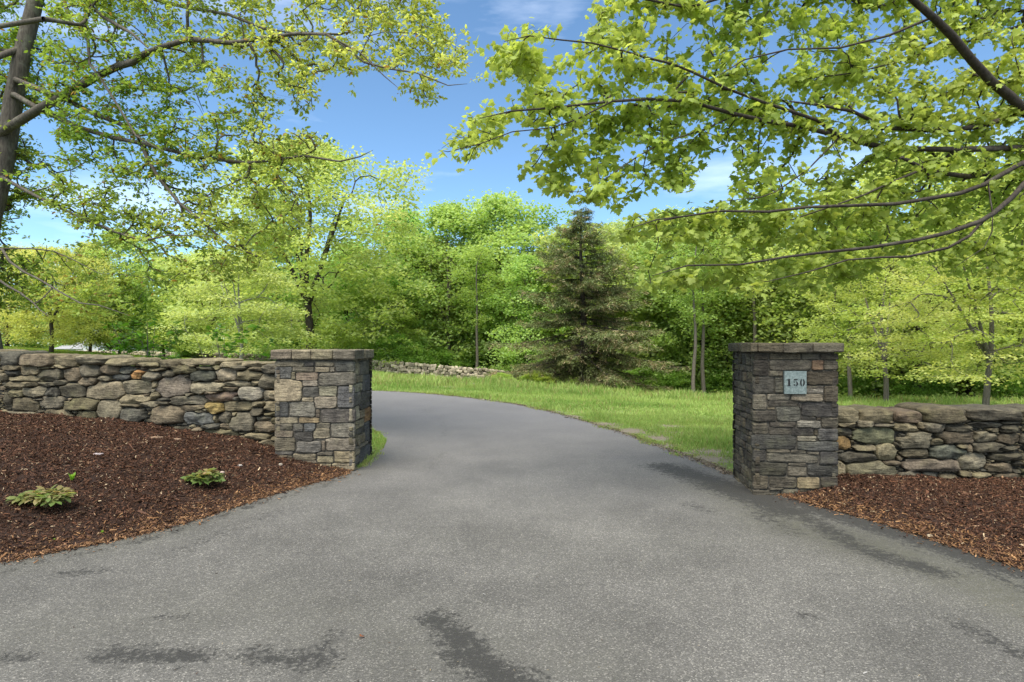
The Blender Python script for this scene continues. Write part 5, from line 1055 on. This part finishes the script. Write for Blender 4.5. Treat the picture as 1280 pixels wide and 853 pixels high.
# ---- saplings behind the left wall
def sapling(px, pyt, d, n, lab, seed):
    r_ = np.random.default_rng(seed); x = (px-640)/FPX*d; z0 = float(H(x, d)); root = empty('sapling', (x, d, z0), lab, 'sapling'); top = P(px, pyt, d)[2]-z0
    limbs = []; 
    for k in range(4): a = r_.uniform(0, 6.28); limbs.append(([np.array([math.cos(a)*.1*s, math.sin(a)*.1*s, 0])+np.array([math.cos(a)*.55*s, math.sin(a)*.35*s, top*s]) for s in (0, .3, .6, .95)], .011, .004, False))
    T = np.c_[r_.normal(0, .32, n), r_.normal(0, .3, n), r_.uniform(top*.42, top, n)]
    pos, par, fix, tips = grow(limbs, T, .15, .2, .01, 0, r_); acc = Acc(); wood(acc, pos, par, fix, tips, .003, .4, 5, 4); link('stem', acc.mesh('stem', True), M_bark, root)
    acc = Acc(); _, q, d_ = clusters(pos, par, tips, (3, 5), .06, r_); m_ = len(q); az = r_.uniform(0, 6.28, m_); leaves(acc, LEAFLET, q, np.c_[r_.normal(0, .4, (m_, 2)), np.ones(m_)], np.c_[np.cos(az), np.sin(az), r_.uniform(-.6, .2, m_)], r_.uniform(.09, .16, m_), np.array([(.10, .22, .02)])*r_.uniform(.7, 1.4, (m_, 1)))
    link('foliage', acc.mesh('foliage'), M_leaf, root)
sapling(186, 398, 10.6, 70, 'leafy green sapling behind the left wall, left of the other one', 5)
sapling(290, 408, 10.2, 36, 'sparse green sapling behind the left wall, nearer the pillar', 6)

# ---- plants in the mulch
def bed_plant(px, py, w, h, lab, seed, nst):
    r_ = np.random.default_rng(seed); g = G(px, py); d = None
    for d in np.linspace(4.5, 8.5, 400):
        q = P(px, py, d)
        if q[2] <= float(bzL(np.array([q[0]]), np.array([q[1]]))[0]): break
    root = empty('perennial', q, lab, 'plant'); aw = Acc(); al = Acc(); Q = []; DR = []; SZ = []; CC_ = []
    for k in range(nst):
        a = r_.uniform(0, 6.28); f = math.sqrt(r_.random()); e = np.array([math.cos(a)*w*f, math.sin(a)*w*.6*f, h*(1-.55*f*f)*r_.uniform(.75, 1.1)]); pts = [np.zeros(3), e*np.array([.35, .35, .75]), e]
        pos = np.array(pts); acc_t = grow([(pts, .004, .002, False)], [e+.01], .2, .2, .0, 0, r_); wood(aw, *acc_t, .002, .4, 5, 4)
        for j in range(int(r_.integers(6, 10))):
            for s in range(3):
                aa = a+(j-2.5)*.75+(s-1)*.45; Q.append(e+np.array([math.cos(aa), math.sin(aa), 0])*.02+r_.normal(0, .008, 3)); DR.append((math.cos(aa), math.sin(aa), r_.uniform(-.75, -.05))); SZ.append(r_.uniform(.06, .10)); u = e[2]/h*r_.uniform(.5, 1.3)
                CC_.append(np.array((.13, .21, .05))*(1-min(1, max(0, u-.35)))+np.array((.36, .24, .12))*min(1, max(0, u-.35)))
    Q = np.array(Q); n = len(Q); leaves(al, LEAFLET, Q, np.c_[r_.normal(0, .35, (n, 2)), np.ones(n)], np.array(DR), np.array(SZ), np.array(CC_)*r_.uniform(.75, 1.25, (n, 1)))
    link('stem', aw.mesh('stem'), plain('stem_green', (.16, .14, .06)), root); link('foliage', al.mesh('foliage'), M_leaf, root); return q
bed_plant(57, 636, .21, .15, 'wide low perennial with bronze-tipped leaves, the one nearer the left edge', 3, 13)
bed_plant(255, 607, .135, .155, 'upright small perennial with pinkish top leaves, the one nearer the left pillar', 4, 10)
def sprout(px, py, hgt, n, lab, seed):
    r_ = np.random.default_rng(seed)
    for d in np.linspace(4.5, 8.5, 400):
        q = P(px, py, d)
        if q[2] <= float(bzL(np.array([q[0]]), np.array([q[1]]))[0]): break
    acc = Acc(); a = np.linspace(0, 6.28, n, endpoint=False)+.3; leaves(acc, LEAFLET, np.zeros((n, 3)), np.c_[-np.cos(a), -np.sin(a), np.full(n, .35)], np.c_[np.cos(a)*.4, np.sin(a)*.4, np.ones(n)], np.full(n, hgt)*r_.uniform(.8, 1.1, n), np.array([(.2, .36, .04)])*r_.uniform(.8, 1.2, (n, 1)))
    o = link('sprout', acc.mesh('sprout'), M_leaf); o.location = q; tag(o, lab, 'sprout')
sprout(90, 602, .085, 6, 'bright green tulip-like sprout above the bronze-leaved plant', 1)
sprout(128, 668, .035, 6, 'tiny green seedling low in the mulch, left of the middle', 2)
sprout(189, 584, .03, 4, 'tiny green seedling in the mulch left of the small perennial', 3)
sprout(68, 676, .02, 4, 'tiniest green seedling near the lower left of the mulch bed', 4)
def flat_stone(px, py, l, w, h, col, lab, seed, bz, nm='loose_stone', cat='stone', rz=0):
    for d in np.linspace(4., 8.9, 500):
        q = P(px, py, d)
        if q[2] <= float(bz(np.array([q[0]]), np.array([q[1]]))[0]): break
    acc = Acc(); lay(acc, [[-l/2, -w/2, l/2, w/2]], [np.array(col)], (0, 0, 0), (1, 0, 0), (0, -1, 0), p=2.4, D=h, base=0, Dv=0, rough=.008, seed=seed, K=18)
    o = link(nm, acc.mesh(nm, True), M_stone); o.rotation_euler = (R(-90), 0, rz); o.location = (q[0], q[1], q[2]+.004); tag(o, lab, cat)
flat_stone(123, 569, .10, .03, .02, (.30, .28, .32), 'thin lilac-grey stone chip in the mulch left of the small perennial', 1, bzL, rz=.2)
flat_stone(278, 592, .055, .04, .025, (.36, .31, .29), 'pinkish pebble touching the right side of the small perennial', 2, bzL)
flat_stone(300, 583, .07, .035, .02, (.36, .35, .36), 'pale grey stone chip right of the small perennial', 3, bzL, rz=-.4)
flat_stone(195, 548, .16, .05, .025, (.22, .16, .12), 'flat brown stone in the mulch just below the left wall', 4, bzL, rz=.15)
flat_stone(222, 550, .09, .05, .02, (.24, .18, .14), 'small flat stone beside the flat brown one below the left wall', 5, bzL)
flat_stone(351, 582, .05, .04, .03, (.28, .26, .24), 'small grey stone in the mulch in front of the left pillar', 6, bzL)
flat_stone(1162, 671, .05, .035, .02, (.3, .26, .2), 'small tan stone at the asphalt edge of the right mulch bed', 7, bzR)
# a fallen leaf and crumbs on the asphalt
def bit(px, py, s, col, lab, seed, nm='fallen_leaf', cat='leaf'):
    r_ = np.random.default_rng(seed); acc = Acc(); leaves(acc, LEAFLET, np.zeros((3, 3)), np.array([(.3, .2, 1), (-.2, .3, 1), (.1, -.4, 1.)]), r_.normal(0, 1, (3, 3))*np.array([1, 1, .1]), np.array([s, s*.8, s*.7]), np.array([col]*3))
    o = link(nm, acc.mesh(nm), M_leaf); g = G(px, py); o.location = (g[0], g[1], .022); tag(o, lab, cat)
bit(452, 801, .030, (.28, .10, .04), 'curled reddish leaf lying on the asphalt near the dark stains', 1)
r_ = np.random.default_rng(5); acc = Acc(); n = 420; px = r_.uniform(0, 1280, n); py = r_.uniform(600, 860, n); q = np.array([G(a, b_) for a, b_ in zip(px, py)]); k = inpoly(q[:, 0], q[:, 1], road_poly); q = q[k]; n = len(q); q[:, 2] = .016
s = r_.lognormal(math.log(.0045), .4, n)[:, None]*np.array([1, .7, .7]); V, Fs, T = scatter(chip, chipF, q, rot_from(np.c_[r_.normal(0, .3, (n, 2)), r_.uniform(0, 6.28, n)]), s, np.array([(.07, .04, .025), (.25, .2, .12), (.3, .29, .27), (.04, .03, .025)])[r_.integers(0, 4, n)])
acc.add(V, Fs, T); tag(link('road_litter', acc.mesh('road_litter'), M_chip), kind='stuff')
print('all done')
